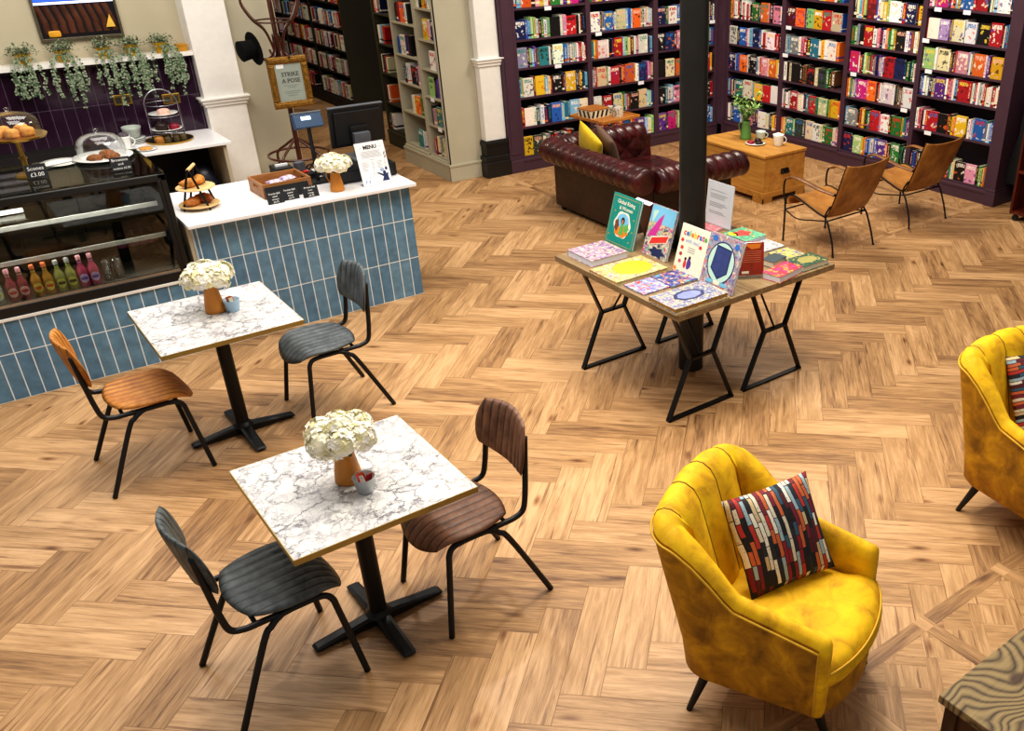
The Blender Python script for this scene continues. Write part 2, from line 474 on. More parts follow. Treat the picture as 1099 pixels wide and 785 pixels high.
parquet(*VERS[1], 5.09, 5.16, .585, .075)
nb = len(fl_v)
fl_v += [(FX0,FY0,0),(FX1,FY0,0),(FX1,FY1,0),(FX0,FY1,0)]
fl_f.append((nb,nb+1,nb+2,nb+3)); fl_uv.append([(0,0)]*4); fl_t.append((0,0,0))
me = bpy.data.meshes.new('floor'); me.from_pydata(fl_v, [], fl_f)
me.uv_layers.new(name='UVMap'); me.attributes.new('tone', 'FLOAT_COLOR', 'CORNER')
uvl = me.uv_layers['UVMap']; ca = me.attributes['tone']
li = 0
for f, uvs, tn in zip(fl_f, fl_uv, fl_t):
    for k in range(len(f)):
        uvl.data[li].uv = uvs[k]; ca.data[li].color = (tn[0], tn[1], tn[2], 1); li += 1
me.materials.append(floor_mat('oak_planks', '#6a4930', '#ab8459', '#d2a97d'))
me.materials.append(mat('plank_joint', '#7a5a3c', .8, var=0))
me.polygons[len(fl_f)-1].material_index = 1
floor = struct(bpy.data.objects.new('floor', me)); COL.objects.link(floor)

# cafe back wall: aubergine tiles, ledge, painted wall, pilasters
M_ptile = tiles('aubergine_tiles', '#2c1729', '#331b30', '#5b4a5c', .09, .315, .12, .0025, (0,-.27,0))
wallbox('wall_cafe_tiled', -1.6, 2.2, 9.45, 9.62, 0, 1.555, M_ptile)
wallbox('wall_cafe_upper', -1.6, 2.2, 9.56, 9.72, 1.555, 3.3, M_wallbeige)
wallbox('trim_ledge', -1.6, 2.2, 9.36, 9.58, 1.556, 1.588, M_white)
wallbox('wall_passage_side', 2.5, 2.97, 9.42, 9.6, 0, 3.3, M_wallgrey)
wallbox('wall_passage_left', 2.85, 2.97, 9.6, 17.2, 0, 3.3, M_wallgrey)
wallbox('wall_passage_end', 2.85, 8.9, 17.0, 17.2, 0, 3.3, M_dark)
pil = MB().box(2.18, 2.53, 9.34, 9.62, 0, 3.3)
pil.box(2.150, 2.555, 9.31, 9.5, 1.135, 1.165).box(2.165, 2.54, 9.325, 9.5, 1.105, 1.135).box(2.135, 2.572, 9.295, 9.5, 1.165, 1.185)
struct(pil.build('trim_pilaster', M_white, bevel=.006))
pil = MB().box(4.935, 5.19, 9.27, 9.6, 0, 3.3)
pil.box(4.905, 5.215, 9.24, 9.5, 1.215, 1.245).box(4.92, 5.20, 9.255, 9.5, 1.18, 1.215).box(4.89, 5.228, 9.228, 9.5, 1.245, 1.262)
pil.mi = 1
pil.box(4.915, 5.19, 9.245, 9.5, 0, .40).box(4.895, 5.19, 9.225, 9.5, 0, .23).box(4.885, 5.19, 9.205, 9.5, 0, .17).box(4.905, 5.19, 9.235, 9.5, .345, .385)
struct(pil.build('trim_pilaster_black_foot', [M_white, M_blackpaint], bevel=.006))
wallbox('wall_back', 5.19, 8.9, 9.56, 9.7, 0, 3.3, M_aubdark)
wallbox('wall_right', 8.72, 8.9, .2, 9.56, 0, 3.3, M_dark)
# pier that carries the pale built-in bookcase
pier = MB().box(4.56+.30, 4.93, 9.37, 9.62, 0, 3.3)
struct(pier.build('wall_pier', M_wallgrey))
# iron column through the display table
colm = MB().cyl((3.645,4.25,0), (3.645,4.25,3.4), .083, n=36)
tag(struct(colm.build('column', mat('column_black_paint', '#262523', .38, .2, var=.15, scale=6), smooth='auto')), 'round black iron column rising through the display table', 'column')

# ------------------------------------------------------------------ bookcases and their rows of books
PAL = dict(r='#b3202a', d='#5f1a22', p='#d88aa0', h='#c0247a', o='#dd6a2a', y='#e0b62a', c='#d9cba6', w='#e6e3dc', g='#2f7a3c', l='#9cc27a',
           t='#2f8085', b='#2a5fae', n='#1d2858', s='#7fb4d6', k='#1a191b', a='#84868b', e='#35423a', v='#5b3188', u='#a79ac8', m='#7a5434')
CNAME = dict(r='red', d='maroon', p='pink', h='magenta', o='orange', y='yellow', c='cream', w='white', g='green', l='pale green', t='teal', b='blue',
             n='navy', s='sky blue', k='black', a='grey', e='dark green', v='purple', u='lavender', m='brown')
ORD = ['first','second','third','fourth','fifth','sixth','seventh','eighth','ninth','tenth','eleventh','twelfth','thirteenth','fourteenth','fifteenth',
       'sixteenth','seventeenth','eighteenth','nineteenth','twentieth','twenty-first','twenty-second','twenty-third','twenty-fourth','twenty-fifth',
       'twenty-sixth','twenty-seventh','twenty-eighth','twenty-ninth','thirtieth','thirty-first','thirty-second','thirty-third','thirty-fourth']
BOOKS = []
def fill_shelf(org, along, nrm, width, z, row, clear, where, vis=True, cap=None, start=0.0):
    """org: left end of the shelf front edge; along: unit vector left->right; nrm: outward normal."""
    t = []
    for ch in row:
        if ch == ' ': t.append((None, .03)); continue
        t.append((ch, rnd.uniform(.118,.138) if ch.isupper() else rnd.uniform(.017,.034)))
    free = width-start-sum(w for c, w in t if c is None or c.isupper())
    sp = sum(w for c, w in t if c and c.islower())
    k = (free-.012-.0015*len(t))/sp if sp else 1
    k = max(.5, min(k, cap or 1.75))
    x = start+.006; n = 0
    # spare room is left at the far end unless the row is packed
    for ch, w in t:
        if ch and ch.islower(): w *= k
        if ch is None: x += w; continue
        if x+w > width-.004: break
        n += 1
        face = ch.isupper()
        h = min(clear-.03, rnd.uniform(.192,.215) if face else rnd.uniform(.178,.215))
        d = rnd.uniform(.125,.15)
        ins = rnd.uniform(.012,.03)
        cx = org[0]+along[0]*(x+w/2); cy = org[1]+along[1]*(x+w/2)
        col = list(lin(PAL[ch.lower()]))
        j = rnd.uniform(.75,1.2)
        col = [max(0, min(1, c*j*rnd.uniform(.9,1.1))) for c in col[:3]]+[1]
        BOOKS.append(dict(face=face, w=w, h=h, d=d, c=(cx,cy,z+.0115), along=along, nrm=nrm, ins=ins, col=col, ch=ch.lower(), where=where, n=n, vis=vis))
        x += w+.0015
def bookcase(org, along, nrm, width, depth, zs, rows, label, bayname, tagpos=(), mats=None, ztop=2.36, group=None, plinth=True, name='bookcase', stile=.03, first=0, starts=None):
    """One bay. rows listed top shelf first; the last row stands on zs[0]."""
    m = mats or (M_aub, M_aubdark)
    th = atan2(along[1], along[0])
    root = thing(name, label, 'bookcase', (org[0], org[1], 0), th, group)
    # local frame: x along, -y towards the room
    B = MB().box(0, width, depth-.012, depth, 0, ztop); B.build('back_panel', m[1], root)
    B = MB().box(-stile, 0, 0, depth, 0, ztop); B.build('side_panel', m[0], root, bevel=.003)
    B = MB().box(width, width+stile, 0, depth, 0, ztop); B.build('side_panel', m[0], root, bevel=.003)
    for i, z in enumerate(zs):
        B = MB().box(0, width, .004, depth-.012, z-.011, z+.011); B.build('shelf', m[0], root)
    MB().box(-stile, width+stile, -.006, depth, ztop+.0005, ztop+.03).build('top_board', m[0], root)
    if plinth:
        B = MB().box(-stile, width+stile, -.012, .02, 0, zs[0]-.012).box(-stile, width+stile, -.02, .02, zs[0]-.045, zs[0]-.014); B.build('plinth', m[0], root, bevel=.004)
    for (i, x) in tagpos:
        B = MB().cbox((x, -.004, zs[i]-.012), (.085, .004, .04)); o = B.build('shelf_label', M_paper, root)
    nr = len(rows); zz = zs[:nr] if len(zs) >= nr else zs
    for ri, row in enumerate(rows):
        i = nr-1-ri
        clear = (zs[i+1] if i+1 < len(zs) else zs[i]+.32)-zs[i]-.022
        st = starts[ri] if starts else 0
        fill_shelf(org, along, nrm, width, zs[i], row, clear, (bayname, ri+first), start=st)
    return root
AX, NX = (1,0), (0,-1)          # back wall: left to right is +x, books face -y
zb = [.155,.48,.80,1.112,1.405,1.722,2.04]
bookcase((5.39,9.23), AX, NX, .92, .3, zb,
  ['nsOkpywrGwvyHk', 'NbsllwkgwlKwpRkwkk', 'UklsvmTwkWbbsmwcslwrrwr', 'slWdYscrKknYnkykns', 'rWweswnnBstsSC', 'YEwakrnkwrk'],
  'left aubergine bookcase bay behind the sofa, next to the white pilaster', 'left bay behind sofa', [(5,.42),(3,.51)], first=0)
bookcase((6.37,9.23), AX, NX, .91, .3, zb,
  ['gocyvwPwrkyCks', 'WnaBnwCsbwOcewcsc', 'tyoWwknRslcdwpWns', 'warCgcwRkorOywwNhuhc', 'WkRkCygsureeKCslwb', 'kwrarkdrmoNyrvVswl'],
  'middle aubergine bookcase bay behind the sofa and tray table', 'middle bay behind sofa', [(4,.10),(2,.70),(0,.56)])
bookcase((7.345,9.23), AX, NX, .92, .3, zb,
  ['nwBgkOwkyrwPks', 'NgWbOkwcwykpscckw', 'KNdPpookgynkgytb', 'KCkOVslgnkewrRyk', 'KtwsPslkwvkaekKr', 'VdHrlpwOyworwkBs'],
  'right aubergine bookcase bay behind the black column, in the corner', 'corner bay behind column', [(4,.86)], stile=.035)
cp = MB().box(8.302, 8.70, 9.122, 9.55, 0, 2.36).box(8.302, 8.40, 9.10, 9.2, 0, .14)
struct(cp.build('trim_bookcase_corner', M_aub))
st = MB().box(5.195, 5.36, 9.23, 9.55, 0, 2.36).box(5.22, 5.33, 9.222, 9.3, .2, 2.3).box(5.195, 5.36, 9.21, 9.3, 0, .14)
tag(st.build('bookcase_end_panel', M_aub, bevel=.004), 'aubergine panelled end of the bookcase beside the white pilaster', 'panel')
AY, NYY = (0,-1), (-1,0)        # right wall: left to right is -y, books face -x
RX = 8.36
bookcase((RX,9.09), AY, NYY, .91, .3, [.19,.515,.82,1.132,1.432,1.74,2.05],
  ['yrkwCobnwrTkws', 'yowwrkwrwrwkGkOrkPw', 'WkBrwsNbwrwWrrk', 'NbbOwkKswrPwOyw', 'svnckwTwWcslYlRW', 'wkBwgkPkvWwakyr'],
  'first aubergine bookcase bay from the corner, behind the wooden trunk', 'first bay from corner', [], group='aubergine wall bookcases')
bookcase((RX,8.12), AY, NYY, .945, .3, [.192,.502,.818,1.127,1.436,1.74,2.05],
  ['krwgkrRkwyOwkgb', 'DrOnvLYRCbPs', 'asAwprkTwywWo', 'wkcKkmKcEgkm', 'wkwwRpcwntRgCgyYo', 'oyTlEeCWcgGwp'],
  'second aubergine bookcase bay from the corner, beside the wooden trunk', 'second bay from corner', [(4,.07),(3,.04)], group='aubergine wall bookcases')
bookcase((RX,7.115), AY, NYY, .92, .3, [.174,.466,.777,1.051,1.336,1.607,1.9],
  ['kcsolDbwcylWwrNky', 'glakkRwpnwoglyKwvmwy', 'HwrklygrdanvuwrRNkgkgw', 'oytcpuvHhOkrwwWwwkmkmwW', 'sAakoykgRpWkGytvv', 'NnLyobswbVokGkgt'],
  'third aubergine bookcase bay from the corner, behind the nearer tan armchair', 'third bay from corner', [(2,.84),(3,.1)], group='aubergine wall bookcases')
bookcase((RX,6.135), AY, NYY, .955, .3, [.154,.597,.942,1.208,1.499,1.803,2.1],
  ['pwpHdposyBbrRkwcswWk', 'rWUnvyCwwWkKRkkwbslC', 'lLwCwmkrPuwaOwvkY', 'nbwwvkcVwrpwsRrwtrwwwrwwwrww', 'wrpdwrRKrkyoYkwpsBtwsb', 'nbvkkwkvbwCwvurodgwcKPkglyo'],
  'fourth and last aubergine bookcase bay, nearest the right edge of the wall', 'last bay from corner', [(5,.13),(5,.47),(4,.03),(3,.11),(1,.2)], group='aubergine wall bookcases')
rs = MB().box(8.352, 8.70, 5.035, 5.148, 0, 2.36).box(8.335, 8.70, 5.02, 5.148, 0, .14).box(8.343, 8.70, 5.027, 5.148, .14, .17)
tag(rs.build('bookcase_end_panel', M_aub, bevel=.004), 'plain aubergine end panel closing the wall bookcase by the trolley', 'panel')
# pale built-in bookcase facing the passage
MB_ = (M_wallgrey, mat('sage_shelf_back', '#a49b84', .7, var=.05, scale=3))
BX = 4.535
bookcase((BX,9.84), AY, NYY, .435, .3, [.215,.545,.85,1.14,1.44,1.75,2.07],
  ['cwkyolwk', 'YpwNb', 'Wrgk', 'LkvVo', 'kpTwo', 'rkcaecw'],
  'near bay of the pale sage bookcase beside the passage', 'near bay of pale bookcase', [(1,.3),(2,.2)], MB_, 3.3, stile=.025, starts=[0,.12,.2,.1,.1,.08])
bookcase((BX,10.47), AY, NYY, .57, .3, [.225,.60,.92,1.22,1.56,1.88],
  ['kkrOwk', 'bWndk', 'nwwKkp', 'wyOgk', 'Tw'],
  'far bay of the pale sage bookcase beside the passage', 'far bay of pale bookcase', [], MB_, 3.3, stile=.025, starts=[.1,.08,.15,.25,.3])
fr = MB().box(4.51, 4.86, 9.365, 9.38, 0, 3.3).box(4.505, 4.93, 9.345, 9.375, 0, .16).box(4.505, 4.53, 9.36, 10.51, 0, .16).box(4.498, 4.93, 9.338, 9.37, .16, .185).box(4.498, 4.53, 9.36, 10.51, .16, .185).box(4.512, 4.534, 9.365, 9.402, .18, 3.3)
struct(fr.build('baseboard_pale_bookcase', M_wallgrey, bevel=.003))
M_olive = mat('dark_olive_paint', '#3a3828', .7, var=.08, scale=3)
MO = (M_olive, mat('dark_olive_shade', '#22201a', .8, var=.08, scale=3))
bookcase((4.74,11.42), AY, NYY, .85, .3, [.19,.52,.87,1.21,1.55,1.88], ['rwkn', 'kwsor', 'wkrc', 'rkwo', 'kcw'],
  'narrow dark olive bookcase deeper in the passage behind the pale one', 'olive bookcase in passage', [], MO, 3.3, stile=.04)
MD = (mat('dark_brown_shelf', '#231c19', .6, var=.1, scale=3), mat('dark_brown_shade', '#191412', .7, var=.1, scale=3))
zd = [.16,.5,.83,1.13,1.45,1.77]
for i, nm in enumerate(('first', 'second', 'third')):
    bookcase((5.1, 14.60+i*1.2), AY, NYY, 1.16, .3, zd,
      [r_+r_[2:9] for r_ in [['rwkcnrRwoywk','wrcsbkwWrsrk','wyrwkcrWbwrk','cwrWcksrwwrk','wcawprWwcwss'],['kwrpcrRwrrwk','wgsbwkwrWrrk','rwycwkrrwCrk','wrrpcwwrWwrk','rrrwrprrkrwk'],['rkwprcRwokwr','dwprskwrWrck','rwpcwkrdwCrk','drrpkwwrWwrk','rdrwrprrkrwk']][i]],
      ('dark brown passage bookcase nearest the cash register monitor','dark brown passage bookcase seen behind the gold frame','dark brown passage bookcase furthest back behind the coat stand')[i],
      ('near dark passage bookcase','middle dark passage bookcase','far dark passage bookcase')[i], [], MD, 3.3, stile=.02)
ep = MB().box(5.09, 5.75, 13.36, 13.40, 0, 3.3)
tag(ep.build('bookcase_end_panel', M_olive), 'dark olive end panel of the brown bookcase in the passage', 'panel')

# ------------------------------------------------------------------ cafe counter
M_btile = tiles('blue_tiles', '#587f9d', '#6990ab', '#e3e9ec', .0855, .31, .3, .0035, (-.013,0,0))
M_btiled = M_btile
ctr = thing('service_counter', 'blue tiled service counter running along the cafe front', 'counter')
B = MB().box(1.262, 2.822, 6.6, 7.36, 0, .885); B.build('counter_body', [M_btile], ctr)
B = MB().box(-1.4, 1.262, 6.6, 7.36, 0, .52); B.build('tiled_plinth', M_btile, ctr)
B = MB().box(-1.4, 1.235, 6.588, 6.64, .521, .536); B.build('plinth_trim', M_white, ctr)
B = MB().box(1.237, 1.262, 6.6, 7.36, .54, .885); B.build('end_panel', M_beigecab, ctr)
B = MB().box(1.2605, 1.272, 6.5935, 6.6, .52, .885); B.build('edge_trim', mat('tile_trim', '#b9c8d4', .35), ctr)
wt = MB().box(1.235, 2.85, 6.515, 7.40, .886, .912).build('counter_worktop', M_worktop, bevel=.004)
tag(wt, 'white worktop lying on the blue tiled service counter', 'worktop')

# display fridge
dc = thing('display_fridge', 'black glass-fronted display fridge with bottles, left of the worktop', 'display fridge', (0,0,0))
X0, X1, Ya, Yb = -1.3, 1.2, 6.6, 7.40
B = MB().box(X0, X1, Ya, Yb, .537, .6); B.build('case_base', M_blackpaint, dc, bevel=.004)
B = MB().box(X1-.035, X1, Ya, Yb, .6, 1.235).box(X0, X0+.03, Ya, Yb, .6, 1.235)
B.box(X0, X1, Ya, Ya+.03, 1.205, 1.25).box(X0, X1, Yb-.03, Yb, 1.205, 1.25).box(X1-.05, X1, Ya, Yb, 1.22, 1.25).box(X1-.058, X1-.034, Ya+.001, Ya+.03, .6, 1.21)
B.build('case_frame', M_blackpaint, dc, bevel=.006)
B = MB().box(X0, X1-.035, Ya+.006, Ya+.024, .6, .618); B.build('steel_sill', M_steel, dc)
M_cback = tiles('case_back_panels', '#a8977a', '#b5a588', '#4a4238', .19, .17, .5, .004, (0,-.03,0))
B = MB().box(X0, X1-.035, Yb-.03, Yb-.01, .6, 1.21); B.build('back_panel', mat('case_liner', '#5a544e', .45, .1, var=.3, scale=3), dc)
B = MB().box(X0, .30, Yb-.036, Yb-.0305, 1.07, 1.2).box(.38, .95, Yb-.036, Yb-.0305, 1.10, 1.2).box(X0, .28, Yb-.036, Yb-.0305, .86, .97).box(.37, .92, Yb-.036, Yb-.0305, .87, .99)
B.build('pale_panel', M_cback, dc)
B = MB().box(X0, X1-.035, Ya+.03, Yb-.04, .600, .612); B.build('shelf', mat('case_floor', '#6a645c', .4, .2, var=.15), dc)
for z, y0 in ((.835, 6.70), (1.045, 6.70)):
    B = MB().box(X0, X1-.06, y0+.012, Yb-.06, z-.006, z); B.build('shelf', glass('shelf_glass', '#c9cbc8', .18) if z < .9 else bpy.data.materials['shelf_glass'], dc)
    B = MB().box(X0, X1-.07, y0, y0+.012, z-.014, z+.014); B.build('shelf_rail', mat('price_rail','#c4c1ba',.35,.2), dc)
B = MB().box(X0, X1-.035, Ya+.008, Ya+.014, .618, 1.206); B.build('front_glass', M_caseglass, dc)
B = MB().box(X0, X1, Ya+.02, Yb-.02, 1.2505, 1.262); B.build('top_glass', glass('top_glass', '#b7b7ae', .3, .03), dc)
B = MB().box(X0, .42, 7.0, 7.03, 1.035+.02, 1.075); o = B.build('light_strip', mat('lamp_strip', '#fff6e6', .4, emit=3, var=0), dc)

def bottle_mb(s=1):
    return MB().lathe([(0,0),(.029*s,0),(.031*s,.008),(.031*s,.095),(.027*s,.118),(.014*s,.145),(.0115*s,.17),(.0125*s,.185),(0,.185)], 18)
def make_bottle(x, y, z, liq, lab, capc, label, group='bottles in the display fridge'):
    t = thing('drink_bottle', label, 'bottle', (x, y, z), 0, group)
    bottle_mb().build('bottle_body', liq, t, smooth=True)
    MB().lathe([(0,.186),(.0135,.186),(.0142,.175),(.0142,.200),(.012,.203),(0,.203)], 14).build('bottle_cap', capc, t, smooth='auto')
    # round label facing the room, curved to the glass
    B = MB()
    B.grid(lambda u, v: (.0318*sin((u-.5)*2*.85*sqrt(max(0,1-(2*v-1)**2))), -.0318*cos((u-.5)*2*.85*sqrt(max(0,1-(2*v-1)**2))), .028+.062*v), 8, 10)
    B.build('bottle_label', lab[0], t)
    B = MB(); B.grid(lambda u, v: (.0323*sin((u-.5)*1.3), -.0323*cos((u-.5)*1.3), .05+.018*v), 6, 2); B.build('label_band', lab[1], t)
    B = MB().lathe([(.0128,.148),(.0125,.165)], 14); B.build('neck_label', lab[0], t)
    return t
def liqm(n, c): return mat('liquid_'+n, c, .12, var=.05, spec=.8)
lp = mat('label_blush', '#e8b7b0', .5, var=.05); lr = mat('label_red', '#c8434a', .5, var=.05); ly = mat('label_yellow', '#e8d25a', .5, var=.05); lo = mat('label_orange', '#e0622c', .5, var=.05)
ll = mat('label_lime', '#cfd35a', .5, var=.05); lk = mat('label_charcoal', '#34352c', .5, var=.05); lv = mat('label_lilac', '#cdb6e0', .5, var=.05); lvd = mat('label_violet', '#7a62b8', .5, var=.05); lw = mat('label_pale', '#d9dfd0', .5, var=.05)
cp = mat('cap_pink', '#e2a3a8', .4, var=.03); co = mat('cap_orange', '#e07a4a', .4, var=.03); cw = mat('cap_silver', '#cfd2d0', .35, .3, var=.03)
q = [(.130,'pale',('#8f9a8c'),(lw,ll),cw,'pale clear drink bottle at the left edge of the fridge row'),
 (.206,'rose','#8c3f45',(lp,lr),cp,'dark rose drink bottle beside the pale bottle at the left'),
 (.268,'rose','#8c3f45',(lp,lr),cp,'dark rose drink bottle standing left of the yellow-labelled ones'),
 (.340,'amber','#a8782a',(ly,lo),co,'amber drink bottle with yellow label, beside the rose bottles'),
 (.403,'amber','#a8782a',(ly,lo),co,'amber drink bottle with yellow label, beside the lime bottles'),
 (.468,'lime','#8f9150',(ll,lk),cw,'olive-lime drink bottle standing beside the amber bottles'),
 (.530,'lime','#8f9150',(ll,lk),cw,'olive-lime drink bottle standing beside the lilac-labelled bottles'),
 (.595,'pink','#b84a68',(lv,lvd),cp,'pink drink bottle with lilac label, beside the lime bottles'),
 (.658,'pink','#b84a68',(lv,lvd),cp,'pink drink bottle with lilac label, beside the empty tumblers')]
for x, n, c, lb, cpm, lab in q: make_bottle(x, 6.672, .6125, liqm(n, c), lb, cpm, lab)
M_tum = glass('tumbler_glass', '#dfe2df', .25)
for i, x in enumerate((.735, .800)):
    B = MB().lathe([(0,.002),(.027,.002),(.029,.01),(.034,.14),(.032,.14),(.027,.014),(0,.012)], 18)
    o = B.build('glass_tumbler', M_tum, smooth=True, loc=(x, 6.69, .6125))
    tag(o, ('clear glass tumbler in the fridge beside the pink bottle','clear glass tumbler in the fridge, further right of two')[i], 'glass', 'tumblers in the display fridge')
for i, x in enumerate((.90, .97, 1.03, 1.09)):
    t = thing('drink_bottle', 'dim pink-labelled bottle at the fridge back, %s from the left' % ORD[i], 'bottle', (x, 7.0, .6125), 0, 'pink bottles at the fridge back')
    bottle_mb().build('bottle_body', glass('clear_bottle', '#9c8f96', .15) if i == 0 else bpy.data.materials['clear_bottle'], t, smooth=True)
    MB().lathe([(.0318,.10),(.0318,.125),(.026,.13)], 16).build('bottle_label', mat('label_magenta', '#c0648a', .5), t)
    MB().lathe([(0,.186),(.0135,.186),(.0142,.175),(.0142,.200),(0,.203)], 14).build('bottle_cap', cp, t)

# --- things on the fridge top (z = 1.262)
ZT = 1.262
def dome(mb, c, r, h, z0):
    mb.lathe([(r,0),(r*1.0,h*.45),(r*.93,h*.72),(r*.72,h*.9),(r*.4,h*.985),(0.0,h)], 36, (c[0],c[1],z0))
    return mb
def knob(mb, c, z): mb.lathe([(0,0),(.006,0),(.006,.01),(.015,.02),(.015,.03),(0,.036)], 16, (c[0],c[1],z))
cs = thing('brass_cake_stand', 'brass pedestal cake stand under a glass dome holding scones', 'cake stand', (.515,7.05,ZT))
MB().lathe([(0,0),(.075,0),(.07,.012),(.025,.02),(.016,.035),(.016,.10),(.024,.105),(.024,.112),(.014,.118),(.014,.225),(.03,.235),(0,.235)], 28).build('pedestal', M_brass, cs, smooth='auto')
MB().lathe([(0,.236),(.165,.236),(.172,.25),(.166,.25),(0,.246)], 40).build('plate', M_brass, cs, smooth='auto')
B = dome(MB(), (0,0), .148, .135, .25); d = B.build('glass_dome', M_glass, cs, smooth=True)
B = MB(); knob(B, (0,0), .384); B.build('dome_knob', M_glass, d, smooth=True)
M_scone = mat('scone_crust', '#d99a4a', .7, var=.3, scale=40, bump=.3)
for i, (x, y, lab) in enumerate(((-.02,-.06,'middle golden scone at the front of the brass stand'),(.065,-.045,'taller golden scone at the right of the brass stand'),(-.095,-.02,'golden scone at the left of the brass stand'),(-.05,.06,'golden scone at the rear left of the brass stand'),(.05,.06,'golden scone at the rear right of the brass stand'))):
    B = MB().lathe([(0,0),(.036,0),(.041,.012),(.039,.02),(.042,.03),(.037,.045),(.02,.054),(0,.056)], 18)
    o = B.build('scone', M_scone, smooth=True, loc=(.515+x, 7.05+y, ZT+.247)); o.rotation_euler = (.06*(i-2), .05, i); tag(o, lab, 'scone', 'scones on the brass stand')
cd = thing('white_cake_plate', 'white plate with cookies under a knobbed glass dome', 'cake plate', (.97,7.20,ZT))
MB().lathe([(0,0),(.10,0),(.115,.008),(.18,.018),(.182,.022),(.12,.014),(0,.01)], 40).build('plate', M_ceramic, cd, smooth=True)
B = dome(MB(), (0,0), .145, .15, .018); d = B.build('glass_dome', M_glass, cd, smooth=True)
B = MB(); knob(B, (0,0), .167); B.build('dome_knob', M_glass, d, smooth=True)
M_cookie = mat('cookie', '#8a5428', .8, var=.75, scale=90, bump=.5)
for i, (x, y, lab) in enumerate(((-.055,-.045,'chunky brown cookie at the left under the dome'),(.045,-.055,'chunky brown cookie at the front right under the dome'),(.035,.045,'chunky brown cookie at the back under the dome'))):
    B = MB().grid(lambda u, v: ((.047+.004*sin(u*2*pi*7+i)+.003*sin(u*2*pi*3))*sin(v*pi*.5)*cos(u*2*pi), (.047+.004*sin(u*2*pi*5+i))*sin(v*pi*.5)*sin(u*2*pi), .034*cos(v*pi*.5)**.7+.003*sin(u*40+v*30)), 26, 8, wu=True, flip=True)
    o = B.build('cookie', M_cookie, smooth=True, loc=(.97+x, 7.2+y, ZT+.012)); tag(o, lab, 'cookie', 'cookies under the glass dome')
B = MB().lathe([(0,0),(.06,0),(.115,.009),(.118,.012),(.07,.007),(0,.005)], 36)
tag(B.build('white_dish', M_ceramic, smooth=True, loc=(.72,7.24,ZT)), 'flat white dish beside the domed cookie plate', 'dish')
B = MB().bar((-.13,0,.004),(.13,.012,.008),.012,.003).bar((-.13,.005,.008),(.13,.02,.02),.012,.003).cyl((.13,.0,.003),(.13,.03,.008),.007,n=8)
tag(B.build('serving_tongs', M_steel, loc=(.66,7.14,ZT), rot=(0,0,.1)), 'steel serving tongs lying on the fridge top', 'tongs')
def chalk_sign(x, y, z, w, h, lines, label, tilt=.35, group=None, ang=0, name='price_sign', sz=.2):
    t = thing(name, label, 'sign', (x, y, z), ang, group)
    B = MB().box(-w/2, w/2, -.002, .002, 0, h)
    o = B.build('board', M_chalk, t, rot=(-tilt,0,0)); o.location = (0,0,.001)
    B = MB().box(-.012, .012, 0, .03, 0, .003).bar((0,.0,.002),(0,h*sin(tilt)+.0,h*cos(tilt)*.9),.012,.003); B.build('sign_foot', M_chalk, t)
    for i, (s, k) in enumerate(lines):
        zz = h*(1-(i+.65)/(len(lines)+.3))
        o = text('lettering', s, k, M_chalkw, t, (0, zz*sin(tilt)-.003*cos(tilt)-.0005, zz*cos(tilt)+.003*sin(tilt)), (pi/2-tilt,0,0))
    return t
chalk_sign(.552, 6.925, ZT, .115, .085, [('Scones', .032), ('£3.00', .034)], 'small black price sign before the brass cake stand', .25)
chalk_sign(1.0, 6.79, ZT, .115, .085, [('Brownies', .025), ('and', .022), ('cookies £2.50', .018)], 'small black price sign before the domed cookie plate', .25)

# --- back counter along the tiled wall
bc = thing('back_counter', 'low back counter with pale cabinet under the aubergine tiles', 'counter', (0,0,0))
B = MB().box(-1.4, 1.47, 8.86, 9.44, 0, .874).box(2.12, 2.15, 8.84, 9.44, 0, .874).box(1.47, 2.12, 9.40, 9.44, 0, .874)
B.build('cabinet', M_beigecab, bc)
B = MB().box(1.47, 2.12, 8.9, 9.4, 0.02, .05).box(1.475, 2.115, 9.37, 9.40, .05, .874); B.build('dark_alcove', M_dark, bc)
dw = MB().box(-1.4, 1.30, 8.86, 9.43, .8755, .885).box(-1.4, 1.30, 9.43, 9.448, .8755, .915)
dw.mi = 0
tag(dw.build('dark_worktop', mat('dark_slate_worktop','#23201f',.4,var=.15)), 'dark slate worktop along the wall behind the fridge', 'worktop')
bw = MB().box(1.301, 2.19, 8.80, 9.448, .8755, .902).build('back_worktop', M_worktop, bevel=.003)
tag(bw, 'white worktop along the aubergine tiled back wall', 'worktop')
B = MB().pad(.28, .24, .60, 12, 3, .5, f=lambda x, y, z: (x*(1-.25*max(0,z/.3)), y*(1-.3*max(0,z/.3)), z+.30))
o = B.build('rubbish_bag', mat('navy_plastic_bag', '#1b2338', .35, var=.25, scale=12, bump=.6), smooth=True, loc=(1.97,9.12,.055))
tag(o, 'dark navy bag standing in the alcove under the back worktop', 'bag')
ZB = .9025
# tray with tiered stand
B = MB().lathe([(0,0),(.185,0),(.19,.012),(.186,.014),(.182,.005),(0,.005)], 44); B.m = [1]*len(B.m)
tr = thing('round_tray', 'round black tray with gold rim under the tiered stand', 'tray', (1.78,9.17,ZB))
MB().lathe([(0,0),(.185,0),(.185,.005),(0,.005)], 44).build('tray_base', M_blackpaint, tr, smooth='auto')
MB().lathe([(.182,.0),(.191,.0),(.193,.016),(.187,.016),(.182,.005)], 44).build('tray_rim', M_brass, tr, smooth='auto')
ts = thing('tiered_stand', 'silver hooped two-tier stand with white plates of cakes', 'cake stand', (1.78,9.17,ZB+.0055))
B = MB()
hoop = [(-.13,0,0.0),(-.13,0,.2),(-.132,0,.30)] + [(.132*cos(pi-a), 0, .30+.13*sin(a)) for a in [pi*i/14 for i in range(1,14)]] + [(.132,0,.30),(.13,0,.2),(.13,0,0.0)]
B.tube(hoop, .005, 8)
